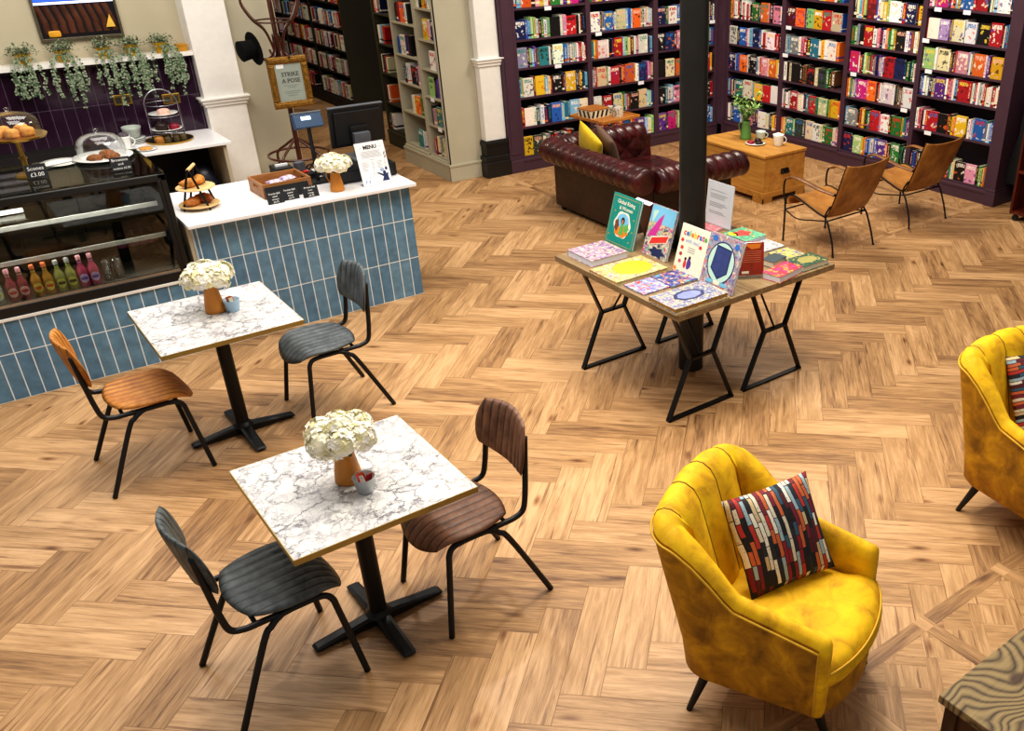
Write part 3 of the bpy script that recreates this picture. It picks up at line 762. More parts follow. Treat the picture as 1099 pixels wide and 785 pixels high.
for z in (.085, .215, .31): B.tube([(.13*cos(a), .13*sin(a), z) for a in [2*pi*i/28 for i in range(28)]], .003, 6, closed=True)
for k in (0, 1):
    B.cyl((0,(.1 if k else -.1),0),(0,(.128 if k else -.128),.085),.004,n=6)
B.build('wire_frame', M_steel, ts, smooth=True)
for z, r in ((.088,.125),(.218,.118)):
    MB().lathe([(0,0),(r*.55,0),(r,.012),(r,.016),(r*.55,.005),(0,.005)], 32, (0,0,z)).build('tier_plate', M_ceramic, ts, smooth=True)
def cake(x, y, z, r, h, m, label, cat='cake', group=None, top=None):
    B = MB().grid(lambda u, v: (r*(1+.08*sin(u*19+v*7))*sin(min(1, v*1.15)*pi*.5)*cos(u*2*pi), r*(1+.08*cos(u*13))*sin(min(1, v*1.15)*pi*.5)*sin(u*2*pi), h*cos(v*pi*.5)**.5), 18, 7, wu=True, flip=True)
    o = B.build('cake', m, smooth=True, loc=(x,y,z)); return tag(o, label, cat, group)
M_choc = mat('dark_chocolate', '#2a1812', .45, var=.3, scale=50, bump=.3); M_cream = mat('pink_cream', '#e8bfae', .6, var=.2, scale=50, bump=.3); M_berry = mat('berry_topping', '#8f1f34', .35, var=.4, scale=60, bump=.3)
cake(1.78,9.13,ZB+.231,.052,.05,M_cream,'pink cream cake on the upper tier plate',group='cakes on the tiered stand')
cake(1.735,9.14,ZB+.101,.05,.07,M_choc,'dark chocolate cake on the lower tier plate',group='cakes on the tiered stand')
cake(1.835,9.13,ZB+.101,.042,.05,M_berry,'berry topped cake on the lower tier plate',group='cakes on the tiered stand')
cake(1.685,9.10,ZB+.006,.04,.055,mat('golden_cake','#a8702e',.6,var=.3,scale=40),'golden cake on the black tray under the stand',group='cakes on the tray')
for i, x in enumerate((1.75,1.82,1.88)):
    cake(x,9.09+.012*i,ZB+.006,.03,.05,mat('olive_cake','#5a4a2a',.6,var=.3,scale=40),'small dark cake on the black tray, %s from the left' % ORD[i],group='cakes on the tray')
pl = MB().lathe([(0,0),(.05,0),(.085,.010),(.087,.013),(.05,.006),(0,.005)], 28).build('side_plate', M_ceramic, smooth=True, loc=(1.535,8.93,ZB)); tag(pl, 'white side plate holding a flat biscuit', 'plate')
B = MB().lathe([(0,.0),(.045,0),(.052,.008),(.045,.016),(0,.018)], 20); tag(B.build('biscuit', M_scone, smooth=True, loc=(1.53,8.925,ZB+.0065)), 'flat golden biscuit on the white side plate', 'biscuit')
def mug(x, y, z, s, label, m=None, rz=0, name='white_mug', h=.09, r=.04):
    t = thing(name, label, 'mug', (x,y,z), rz)
    B = MB().lathe([(0,0),(r*.72*s,0),(r*.78*s,.006),(r*s,h*.9*s),(r*1.03*s,h*s),(r*.97*s,h*s),(r*.72*s,.012),(0,.010)], 28); B.build('mug_body', m or M_ceramic, t, smooth=True)
    P = [(r*.9*s+.028*s*sin(a)+.0, 0, h*s*.52+h*s*.3*cos(a)) for a in [pi*i/10 for i in range(11)]]
    MB().tube(P, .0045*s, 8).build('mug_handle', m or M_ceramic, t, smooth=True); return t
mug(1.42,9.10,ZB,1.15,'white mug with dark topping on the back worktop', rz=-.2)
cake(1.42,9.10,ZB+.086,.04,.05,mat('frosted_topping','#5a5358',.6,var=.7,scale=60,bump=.4),'frosted dark topping heaped in the white mug','topping')
for i in range(4):
    B = MB().lathe([(0,0),(.055,0),(.09,.008),(.092,.011),(.055,.006),(0,.005)], 28)
    tag(B.build('stacked_plate', M_ceramic, smooth=True, loc=(1.52,9.27,ZB+.012*i)), 'white plate in the stack by the mug, %s from the bottom' % ORD[i], 'plate', 'plates stacked behind the mug')
B = MB().lathe([(0,0),(.05,0),(.075,.07),(.078,.09),(.073,.09),(.045,.01),(0,.01)], 28)
tag(B.build('grey_bowl', mat('pale_grey_glaze','#aeb5ae',.3), smooth=True, loc=(1.52,9.27,ZB+.049)), 'pale grey bowl on top of the plate stack', 'bowl')
# brass sockets
for i, (x, z) in enumerate(((1.545,1.238),(1.93,1.20))):
    t = thing('wall_socket', ('brass double wall socket left of the tiered stand', 'brass double wall socket behind the tiered stand')[i], 'socket', (x,9.447,z))
    MB().box(-.073,.073,-.008,0,-.043,.043).build('socket_plate', M_brass, t, bevel=.003)
    for sx in (-.035,.035):
        MB().box(sx-.022,sx+.022,-.0105,-.008,-.028,.022).build('socket_outlet', mat('socket_insert','#3a352a',.5), t)
        MB().box(sx-.006,sx+.006,-.013,-.008,.026,.038).build('switch', M_brass, t)
# framed mirrors on the upper wall, reflections built as coloured and glowing shapes
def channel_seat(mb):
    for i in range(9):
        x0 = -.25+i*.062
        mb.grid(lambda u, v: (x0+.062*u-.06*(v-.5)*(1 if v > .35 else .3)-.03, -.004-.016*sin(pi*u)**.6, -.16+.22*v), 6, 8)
t = thing('wall_mirror', 'dark framed mirror with a modelled reflection of a brown channelled seat above the ledge', 'mirror', (1.40,9.558,1.95))
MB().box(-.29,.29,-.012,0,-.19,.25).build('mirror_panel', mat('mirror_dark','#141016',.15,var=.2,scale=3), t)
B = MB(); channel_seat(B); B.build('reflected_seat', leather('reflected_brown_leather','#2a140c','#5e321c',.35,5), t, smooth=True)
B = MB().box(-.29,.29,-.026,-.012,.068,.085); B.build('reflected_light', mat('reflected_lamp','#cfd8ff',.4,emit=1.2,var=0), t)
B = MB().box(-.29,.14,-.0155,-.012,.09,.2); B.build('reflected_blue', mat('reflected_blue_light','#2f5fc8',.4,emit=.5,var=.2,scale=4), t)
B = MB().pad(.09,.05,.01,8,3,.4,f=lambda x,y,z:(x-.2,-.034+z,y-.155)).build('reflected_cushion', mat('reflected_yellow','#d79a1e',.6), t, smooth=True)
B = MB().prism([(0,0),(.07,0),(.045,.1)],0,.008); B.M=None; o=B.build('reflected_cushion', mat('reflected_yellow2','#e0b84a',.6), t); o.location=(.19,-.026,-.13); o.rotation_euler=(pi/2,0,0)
fr = [(-.29,-.19),(.29,-.19),(.29,.25),(-.29,.25)]
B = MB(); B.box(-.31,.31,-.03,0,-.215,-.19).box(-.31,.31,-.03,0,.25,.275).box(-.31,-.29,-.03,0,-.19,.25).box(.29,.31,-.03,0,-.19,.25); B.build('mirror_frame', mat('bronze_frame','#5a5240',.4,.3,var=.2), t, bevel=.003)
t = thing('wall_mirror', 'dark framed mirror with painted reflection, cut by the left edge, beside the other one', 'mirror', (.44,9.558,1.95))
MB().box(-.27,.29,-.012,0,-.19,.25).build('mirror_panel', bpy.data.materials['mirror_dark'], t)
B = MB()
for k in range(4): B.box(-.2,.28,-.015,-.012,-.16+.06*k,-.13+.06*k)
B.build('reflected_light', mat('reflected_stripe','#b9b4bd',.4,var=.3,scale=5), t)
B = MB(); B.box(-.29,.31,-.03,0,-.215,-.19).box(-.29,.31,-.03,0,.25,.275).box(-.29,-.27,-.03,0,-.19,.25).box(.29,.31,-.03,0,-.19,.25); B.build('mirror_frame', bpy.data.materials['bronze_frame'], t, bevel=.003)
# trailing plants on the ledge
M_leaf1 = mat('trailing_leaf_pale', '#8a967c', .6, var=.25, scale=60); M_leaf2 = mat('trailing_leaf_green', '#47603f', .6, var=.3, scale=60)
M_pot = mat('mustard_pot', '#c79a1e', .4, .3, var=.15)
def leafquad(mb, p, d, l, w, up=(0,0,1)):
    d = Vector(d).normalized(); s = d.cross(Vector(up))
    if s.length < .05: s = d.cross(Vector((1,0,0)))
    s.normalize(); p = Vector(p)
    mb.add([p, p+d*l*.45+s*w/2, p+d*l, p+d*l*.45-s*w/2], [(0,1,2,3)])
PL = [('leftmost trailing plant in a mustard pot on the wall ledge',.917),('trailing plant in a mustard pot below the mirror, left end',1.198),('trailing plant in a mustard pot below the mirror, right half',1.50),
      ('trailing plant in a mustard pot at the mirror corner',1.716),('rightmost trailing plant in a mustard pot, beside the pilaster',1.95)]
for i, (lab, x) in enumerate(PL):
    r2 = random.Random(40+i)
    t = thing('trailing_plant', lab, 'plant', (x, 9.43, 1.5885), 0, 'trailing plants on the ledge')
    MB().lathe([(0,0),(.042,0),(.055,.085),(.056,.09),(.051,.09),(.045,.07),(0,.07)], 22).build('pot', M_pot, t, smooth='auto')
    B = MB()
    for k in range(330):
        a = r2.uniform(0, 2*pi); e = r2.uniform(-.1, 1.2); rr = r2.uniform(.03,.115)
        p = (rr*cos(a)*cos(e)*1.15, min(.115, rr*sin(a)*cos(e)), .08+rr*sin(e)*.8)
        B.mi = 0 if r2.random() < .45 else 1
        leafquad(B, p, (r2.uniform(-1,1), r2.uniform(-1,1), r2.uniform(-.3,1)), .022, .015)
    B.build('foliage', [M_leaf1, M_leaf2], t)
    B = MB()
    for k in range((10,12,9,13,12)[i]):
        sx = r2.uniform(-.125,.125); sl = r2.uniform(.12,.20)*(1.7 if r2.random() < .35 else 1)
        if i in (1,): sl *= 1.15
        path = [(sx*.5, -.05, .07), (sx*.9, -.085, .02), (sx, -.098, -.06)] + [(sx+.012*sin(j*1.3+k), -.098+.006*cos(j+k), -.06-sl*(j+1)/5) for j in range(5)]
        sp = smooth_path(path, 5)
        B.mi = 1; B.tube(sp, .0014, 4)
        for j, p in enumerate(sp):
            if r2.random() < .28: continue
            for sd in (-1, 1):
                if r2.random() < .3: continue
                B.mi = 0 if r2.random() < .62 else 1
                leafquad(B, p, (sd*r2.uniform(.5,1), -r2.uniform(.1,.7), r2.uniform(-.7,.2)), .021, .017, up=(0,-1,.2))
    B.build('trailing_stems', [M_leaf1, M_leaf2], t)
tag(MB().box(-.045,.045,-.035,.035,0,.06).build('small_box', mat('amber_box','#b98528',.4,.2), loc=(2.115,9.45,1.5885), bevel=.004), 'small amber box on the ledge beside the pilaster', 'box')

# ------------------------------------------------------------------ things on the service counter (z = .9125)
ZC = .9125
M_board = mat('pale_wood_board', '#d9b981', .55, var=.12, scale=25)
st = thing('pastry_stand', 'two-tier black A-frame pastry stand with pale boards and wooden handle', 'pastry stand', (1.42,6.90,ZC), radians(62))
# local x runs along the handle
B = MB()
for sx in (-.085, .085):
    for sy in (-.085, .085): B.bar((sx, sy, .002), (sx*.95, sy*.08, .27), .013, .006, up=(1,0,0))
    B.bar((sx*.95,-.008,.27),(sx*.95,.008,.27),.014,.02)
B.build('stand_frame', M_ironblue, st)
MB().cyl((-.085,0,.277),(.085,0,.277),.011,n=14).build('wooden_handle', mat('handle_wood','#e0bd85',.5,var=.1), st, smooth='auto')
for z, r in ((.022,.128),(.14,.122)):
    MB().lathe([(0,0),(r,0),(r+.004,.005),(r,.010),(0,.010)], 34, (0,0,z)).build('board', M_board, st, smooth='auto')
M_crois = mat('croissant_crust', '#b8702c', .5, var=.45, scale=35, bump=.3)
def croissant(x, y, z, rz, lab, s=1, m=None):
    B = MB(); P = []; R = []
    for i in range(13):
        a = -1.15+2.3*i/12
        P.append((.06*s*sin(a), .05*s*(1-cos(a)), .03*s)); R.append(s*(.008+.024*cos(a*1.28)**1.0*(1+.10*cos(i*pi))))
    B.tube(P, R, 12)
    o = B.build('croissant', m or M_crois, smooth=True, loc=(x,y,z), rot=(0,0,rz)); return tag(o, lab, 'croissant', 'croissants on the pastry stand')
croissant(1.375,6.845,ZC+.033,.5,'golden croissant at the left of the lower board')
croissant(1.455,6.88,ZC+.033,2.4,'darker croissant at the right of the lower board', 1.1, mat('croissant_dark','#8f4a20',.5,var=.4,scale=35,bump=.3))
croissant(1.385,6.88,ZC+.151,.3,'golden croissant at the left of the upper board',1,mat('croissant_light','#cf8a3c',.5,var=.4,scale=35,bump=.3))
croissant(1.465,6.935,ZC+.151,1.4,'golden croissant at the right of the upper board',1,bpy.data.materials['croissant_light'])
# crate
M_crate = wood('crate_wood', '#8a5a30', '#b98450', 0, 1.6)
t = thing('wooden_crate', 'small open wooden crate with cut-out handles on the service counter', 'crate', (1.995,6.945,ZC), .03)
w, d, h, k = .35, .30, .105, .012
MB().box(-w/2,w/2,-d/2,d/2,0,.01).build('crate_base', M_crate, t)
for sy in (-1, 1): MB().box(-w/2,w/2,sy*d/2-(k if sy>0 else 0),sy*d/2+(0 if sy>0 else k),.01,h).build('long_side', M_crate, t, bevel=.002)
for sx in (-1, 1):
    xa, xb = (-w/2, -w/2+k) if sx < 0 else (w/2-k, w/2)
    e = d/2-k
    MB().box(xa,xb,-e,e,.01,.055).box(xa,xb,-e,-.045,.055,.082).box(xa,xb,.045,e,.055,.082).box(xa,xb,-e,e,.082,h).build('handle_end', M_crate, t, bevel=.0015)
M_pack = cover_mat('snack_wrapper', '#d9d2e6', ['#5a3f86','#c9c2e0','#efe6ee','#6a2f55','#e0a0b0','#ffffff'], scale=16)
for i, (x, y, a) in enumerate(((1.955,6.93,.2),(2.065,6.985,.35))):
    B = MB().pad(.12,.075,.03,10,3,.15,pinch=.06)
    tag(B.build('snack_packet', M_pack, smooth=True, loc=(x,y,ZC+.075), rot=(.1,0,a)), ('purple wrapped snack packet lying left in the crate','white and purple snack packet lying right in the crate')[i], 'packet', 'packets in the crate')
    B = MB().pad(.12,.08,.05,10,3,.15,pinch=.06)
    tag(B.build('snack_packet', M_pack, smooth=True, loc=(x+.005,y,ZC+.036), rot=(0,0,-a)), ('wrapped snack packet underneath the left purple one','wrapped snack packet underneath the white and purple one')[i], 'packet', 'packets in the crate')
B = MB().box(-.155,.155,-.003,.003,0,.088)
tag(B.build('chalkboard_strip', M_chalk, loc=(1.985,6.755,ZC+.001), rot=(-.25,0,.02)), 'long blank black chalkboard strip leaning on the crate front', 'chalkboard')
for i, (x, y, ls) in enumerate(((1.858,6.645,[('Protein Ball', .017),('salted', .015),('caramel', .015),('£2.75',.017)]),(1.975,6.675,[('Protein Ball', .017),('peanut', .015),('butter', .015),('£2.75',.017)]),(2.108,6.648,[('Protein Ball', .017),('cacao', .015),('orange', .015),('£2.75',.017)]))):
    chalk_sign(x, y, ZC, .112, .082, ls, 'small chalked price sign before the crate, %s of three from the left' % ORD[i], .3, 'price signs before the crate', .02)

# hydrangea jugs
M_must = mat('mustard_jug', '#c58130', .45, var=.06, scale=10); M_stem = mat('flower_stem', '#5d6b3a', .6)
M_pet = mat('cream_petal', '#f3eed6', .6, var=.08, scale=30); M_pet2 = mat('lemon_petal', '#eee8b4', .6, var=.1, scale=30); M_petw = mat('white_petal', '#f6f4ec', .6, var=.05, scale=30)
def jug(parent, s, m, hd=1, name='jug_body'):
    MB().lathe([(0,0),(.05*s,0),(.055*s,.006*s),(.053*s,.03*s),(.036*s,.14*s),(.038*s,.155*s),(.043*s,.17*s),(.040*s,.17*s),(.034*s,.145*s),(.048*s,.02*s),(0,.012*s)], 32).build(name, m, parent, smooth=True)
    P = smooth_path([(.038*s,0,.155*s),(.060*s,0,.150*s),(.068*s,0,.115*s),(.048*s,0,.065*s)], 6)
    MB().tube(P, .005*s, 8).build('jug_handle', m, parent, smooth=True)
def flower_jug(x, y, z, rz, label, seed, s=1.0, cool=0):
    t = thing('flower_jug', label, 'jug', (x,y,z), rz)
    jug(t, s, M_must)
    f = thing('hydrangea_bunch', '', '', (0,0,0)); del f['label']; del f['category']
    f.parent = t
    r2 = random.Random(seed)
    heads = [(.078*cos(q), .078*sin(q), .205+.008*(k%2), .060) for k, q in enumerate([1.05*i+.2 for i in range(6)])]+[(0,0,.232,.066)]
    for hx, hy, hz, hr in heads:
        B = MB()
        for k in range(80):
            zc = r2.uniform(-.5,1); a = r2.uniform(0,2*pi); rr = sqrt(max(0,1-zc*zc))
            n = Vector((rr*cos(a), rr*sin(a), zc)); c = Vector((hx*s,hy*s,hz*s))+n*hr*s*r2.uniform(.90,1.10)
            u = n.cross(Vector((.3,.2,1))); u.normalize(); v = n.cross(u)
            B.mi = 1 if r2.random() < .22 else (2 if r2.random() < .5 else 0)
            a0 = r2.uniform(0, pi); sz = .0145*s*r2.uniform(.85,1.25)
            for q in range(4):
                b = a0+q*pi/2
                d = u*cos(b)+v*sin(b); e = u*cos(b+pi/2)+v*sin(b+pi/2)
                B.add([c, c+d*sz*.6+e*sz*.5+n*sz*.22, c+d*sz*1.15+n*sz*.12, c+d*sz*.6-e*sz*.5+n*sz*.22], [(0,1,2,3)])
        B.mi = 0; B.sphere((hx*s,hy*s,hz*s), hr*s*.84, 12, 8)
        B.build('flower_head', [M_pet, M_pet2, M_petw], t)
    B = MB()
    for hx, hy, hz, hr in heads: B.tube(smooth_path([(hx*.12*s,hy*.12*s,.03*s),(hx*.25*s,hy*.25*s,.15*s),(hx*s,hy*s,(hz-.03)*s)],4), .003*s, 6)
    for k in range(4):
        a = k*1.7+seed
        leafquad(B, (.035*s*cos(a), .035*s*sin(a), .168*s), (cos(a), sin(a), -.05), .075*s, .04*s)
    B.build('stems_and_leaves', M_stem, t)
    bpy.data.objects.remove(f)
    return t
flower_jug(2.315,6.69,ZC,pi*.82,'mustard jug of cream hydrangeas on the counter beside the menu',3,.92)

# menu sheet, till, card reader, cash drawer
t = thing('menu_stand', 'white printed menu sheet standing at the counter end', 'menu', (2.612,6.655,ZC), .03)
tl = .22
MB().box(-.113,.113,-.002,.002,0,.31).build('sheet', M_paper, t, rot=(-tl,0,0))
MB().box(-.113,.113,-.01,.07,0,.003).build('stand_foot', glass('acrylic','#eef2f4',.2), t)
def onsheet(par, s, k, xx, zz, m, tilt, al='CENTER', bold=0): return text('lettering', s, k, m, par, (xx, zz*sin(tilt)-.0028*cos(tilt), zz*cos(tilt)+.0028*sin(tilt)), (pi/2-tilt,0,0), al, .0003, bold)
onsheet(t, 'MENU', .038, 0, .272, M_ink, tl, bold=.0012)
onsheet(t, '~', .03, -.075, .272, M_inkgrey, tl); onsheet(t, '~', .03, .075, .272, M_inkgrey, tl)
def lines(par, rows, m, tilt, thick=.0022, nm='text_lines'):
    B = MB()
    for x0, x1, z in rows:
        a = (x0, z*sin(tilt)-.0024*cos(tilt), z*cos(tilt)+.0024*sin(tilt)); b = (x1, a[1], a[2])
        B.bar(a, b, .0006, thick, up=(0,sin(tilt),cos(tilt)))
    return B.build(nm, m, par)
r2 = random.Random(5)
rows = [(-.085+r2.uniform(0,.008), .085-r2.uniform(0,.02), .243-.0085*i) for i in range(6)]
rows += [(-.02,.02,.182)]
rows += [(-.09,-.09+r2.uniform(.03,.07), .165-.0095*i) for i in range(7)]+[(-.012,.004,.165-.0095*i) for i in range(7)]
rows += [(.028,.028+r2.uniform(.025,.045), .165-.0095*i) for i in range(6)]+[(.082,.096,.165-.0095*i) for i in range(6)]
rows += [(-.025,.03,.085),(-.02,.025,.075),(-.06,-.01,.06),(-.03,.05,.018)]
lines(t, rows, M_inkgrey, tl)
def flat(par, pts, m, tilt, nm, x=0, z=0, s=1):
    B = MB(); n = len(pts)
    vs = []
    for off in (.0026,):
        for px, pz in pts:
            zz = z+pz*s; vs.append((x+px*s, zz*sin(tilt)-off*cos(tilt), zz*cos(tilt)+off*sin(tilt)))
    B.add(vs, [tuple(range(n))]); return B.build(nm, m, par)
M_inkblue = mat('ink_blue', '#23305a', .6, var=0); M_pale = mat('ink_pale_blue', '#9fb0d0', .6, var=0)
flat(t, [(-.028,0),(.03,0),(.024,.035),(.03,.055),(.012,.052),(.012,.068),(0,.075),(-.012,.066),(-.01,.05),(-.05,.068),(-.052,.06),(-.012,.032)], M_inkblue, tl, 'printed_figure', .068, .018)
flat(t, [(.012*cos(a)*1.5,.012*sin(a)) for a in [2*pi*i/14 for i in range(14)]], M_pale, tl, 'printed_cup', .055, .1)
flat(t, [(.01*cos(a),.012*sin(a)) for a in [2*pi*i/10 for i in range(10)]], M_inkblue, tl, 'printed_dot', .088, .105)
for x, z in ((-.085,.03),(-.06,.028),(.098,.215),(.1,.19)): flat(t, [(-.008,-.014),(.004,-.008),(.01,.014),(-.004,.008)], M_pale if x < 0 else M_inkgrey, tl, 'printed_leaf', x, z)
t = thing('cash_drawer', 'flat black cash drawer under the till screen', 'cash drawer', (2.60,7.05,ZC))
MB().box(-.23,.235,-.24,.24,0.006,.10).build('drawer_case', M_blackpl, t, bevel=.004)
MB().box(-.20,.20,-.246,-.239,.02,.085).build('drawer_front', mat('satin_black','#202226',.5), t)
MB().box(-.2,-.17,-.2,-.17,0,.006).box(.17,.2,-.2,-.17,0,.006).box(-.2,-.17,.17,.2,0,.006).box(.17,.2,.17,.2,0,.006).build('drawer_foot', M_blackpl, t)
t = thing('till_monitor', 'black till monitor seen from behind on its grey stand', 'monitor', (2.70,7.13,ZC+.1))
tl2 = .12
Rm = Matrix.Translation((0,0,.09)) @ Matrix.Rotation(tl2, 4, 'X')
B = MB(); B.M = Rm; B.box(-.215,.215,.0,.03,.0,.305); B.box(-.185,.185,-.022,.0,.025,.275); B.build('screen_back', M_blackpl, t, bevel=.006)
B = MB(); B.M = Rm; B.box(-.216,.216,-.002,.032,.30,.308); B.build('top_edge', M_greypl, t, bevel=.002)
B = MB(); B.M = Rm; B.box(-.205,.205,.0302,.032,.012,.296); B.build('screen', mat('screen_dark','#0c1016',.15,var=0), t)
B = MB(); B.M = Rm; B.box(-.075,.065,-.045,-.021,.06,.165); B.build('mount_bracket', M_blackpl, t, bevel=.004)
B = MB(); B.M = Rm; B.box(-.066,.06,-.085,-.044,.03,.12); B.box(-.035,.035,-.0865,-.084,.075,.105); B.build('stand_head', M_greypl, t, bevel=.004)
MB().box(-.06,.055,-.07,-.01,.02,.15).box(-.11,.11,-.12,.1,0,.02).build('monitor_stand', M_greypl, t, bevel=.004)
t = thing('customer_display', 'blue-grey customer display on a thin black pole', 'display', (2.29,7.0,ZC))
MB().box(-.07,.07,-.07,.07,0,.018).build('pole_base', M_blackpl, t, bevel=.003)
MB().cyl((0,0,.018),(0,0,.43),.014,n=14).build('pole', M_blackpl, t, smooth='auto')
B = MB(); B.M = Matrix.Translation((0,0,.45)) @ Matrix.Rotation(-.35,4,'X'); B.box(-.105,.105,-.03,.03,-.05,.05); B.build('display_head', M_bluepl, t, bevel=.006)
B = MB(); B.M = Matrix.Translation((0,0,.45)) @ Matrix.Rotation(-.35,4,'X'); B.box(-.11,.11,-.032,.034,.05,.064); B.build('display_cap', M_greypl, t, bevel=.004)
B = MB(); B.M = Matrix.Translation((0,0,.45)) @ Matrix.Rotation(-.35,4,'X'); B.box(-.05,.02,-.032,-.03,.005,.03); B.build('display_screen', mat('lit_screen','#cfe0ff',.3,emit=1.2,var=0), t)
t = thing('card_reader', 'black card reader with a red button among cables', 'card reader', (2.25,7.16,ZC), .3)
MB().box(-.05,.05,-.08,.08,0,.05).build('reader_body', M_blackpl, t, bevel=.006)
MB().box(-.02,.02,-.03,.0,.05,.062).build('red_button', mat('red_plastic','#d22b20',.4,var=.03), t, bevel=.003)
MB().box(-.035,.035,.02,.075,.05,.12).build('receipt_slot', M_greypl, t, bevel=.004)
B = MB()
for k in range(4): B.tube(smooth_path([(2.20+.03*k,7.25,ZC+.006),(2.21+.05*k,7.2,ZC+.05+.02*k),(2.30+.03*k,7.24,ZC+.03),(2.36,7.22-.02*k,ZC+.006)],6), .005, 6)
tag(B.build('cables', M_blackpl, smooth=True), 'black cables looping behind the card reader', 'cables')
t = thing('receipt_printer', 'low black receipt printer beside the customer display', 'printer', (2.10,7.22,ZC))
MB().box(-.06,.07,-.08,.08,0,.11).build('printer_body', M_blackpl, t, bevel=.006)
MB().box(-.04,.05,-.02,.0,.11,.125).build('paper_slip', M_paper, t)

# ------------------------------------------------------------------ coat stand, hat, gilt sign
M_bent = mat('dark_bentwood', '#4a2416', .3, var=.25, scale=6, coat=.3)
t = thing('coat_stand', 'dark bentwood coat stand with curled arms behind the counter', 'coat stand', (2.80,8.97,0))
MB().cyl((0,0,.2),(0,0,2.08),.024,.02,n=16).build('pole', M_bent, t, smooth='auto')
for k in range(6):
    a = k*pi/3+.25
    P = [(.023,1.50),(.07,1.47),(.16,1.52),(.22,1.60)] if k % 1 == 1 else [(.025,1.45),(.05,1.62),(.10,1.76),(.20,1.86),(.27,1.99),(.24,2.08)]
    Q = [(.025,1.72),(.04,1.58),(.10,1.515),(.19,1.525),(.235,1.56)]
    for PP in (P, Q):
        b = a if PP is P else a+.3
        MB().tube(smooth_path([(r*cos(b), r*sin(b), z) for r, z in PP], 6), .0105, 8).build('curled_arm', M_bent, t, smooth=True)
MB().tube([(.16*cos(a),.16*sin(a),1.83) for a in [2*pi*i/32 for i in range(32)]], .008, 6, closed=True).build('upper_ring', M_bent, t, smooth=True)
MB().tube([(.27*cos(a),.27*sin(a),.66) for a in [2*pi*i/40 for i in range(40)]], .0115, 8, closed=True).build('umbrella_ring', M_bent, t, smooth=True)
for k in range(4):
    a = k*pi/2+.6
    MB().tube(smooth_path([(r*cos(a), r*sin(a), z) for r, z in [(.025,.80),(.12,.74),(.24,.64),(.2,.42),(.14,.3),(.22,.12),(.33,.012)]], 6), .012, 8).build('bent_foot', M_bent, t, smooth=True)
B = MB(); B.M = Matrix.Translation((2.545,8.80,1.64)) @ Matrix.Rotation(radians(-96),4,'Y') @ Matrix.Rotation(radians(8),4,'X')
B.lathe([(0,.128),(.078,.128),(.085,.124),(.075,.04),(.078,.0),(.135,-.004),(.138,.004),(.08,.006),(.07,.0),(.068,.11),(0,.11)], 40)
h = B.build('top_hat', mat('black_felt','#0e0f10',.9,var=.1,spec=.15), smooth='auto'); tag(h, 'black felt top hat hung on the coat stand', 'hat')
t = thing('gilt_frame_sign', 'gilt picture frame with a strike a pose notice before the coat stand', 'sign', (2.785,8.78,1.12))
w, h, k = .35, .435, .058
for nm, a in (('frame_rail',((-w/2,w/2),(0,k))),('frame_rail',((-w/2,w/2),(h-k,h))),('frame_rail',((-w/2,-w/2+k),(k,h-k))),('frame_rail',((w/2-k,w/2),(k,h-k)))):
    (xa,xb),(za,zb_) = a
    MB().box(xa,xb,-.022,.012,za,zb_).box(xa+.012,xb-.012,-.032,-.02,za+.012,zb_-.012).build(nm, M_gold, t, bevel=.007)
MB().box(-w/2+k-.004,w/2-k+.004,-.010,.0,k-.004,h-k+.004).build('notice', mat('grey_notice_paper','#99a39c',.35,var=.12,scale=6), t)
text('lettering','STRIKE',.05,mat('grey_black_ink','#454b48',.6,var=0),t,(.01,-.0105,.285),(pi/2,0,0),'CENTER',.0004,.001)
text('lettering','A POSE',.05,bpy.data.materials['grey_black_ink'],t,(.01,-.0105,.23),(pi/2,0,0),'CENTER',.0004,.001)
B = MB()
for x0, x1, z in ((-.06,.07,.19),(-.03,.045,.175),(-.07,.08,.14),(-.06,.06,.125),(-.04,.05,.105)): B.box(x0,x1,-.0108,-.0098,z-.002,z+.002)
B.build('text_lines', mat('faint_ink','#747d78',.6,var=0), t)
MB().box(-.1,-.035,-.0108,-.0098,.34,.375).build('paper_tab', M_paper, t)
B = MB().cyl((0,.012,.40),(0.015,.17,.62),.003,n=6); B.build('hanging_cord', M_bent, t)

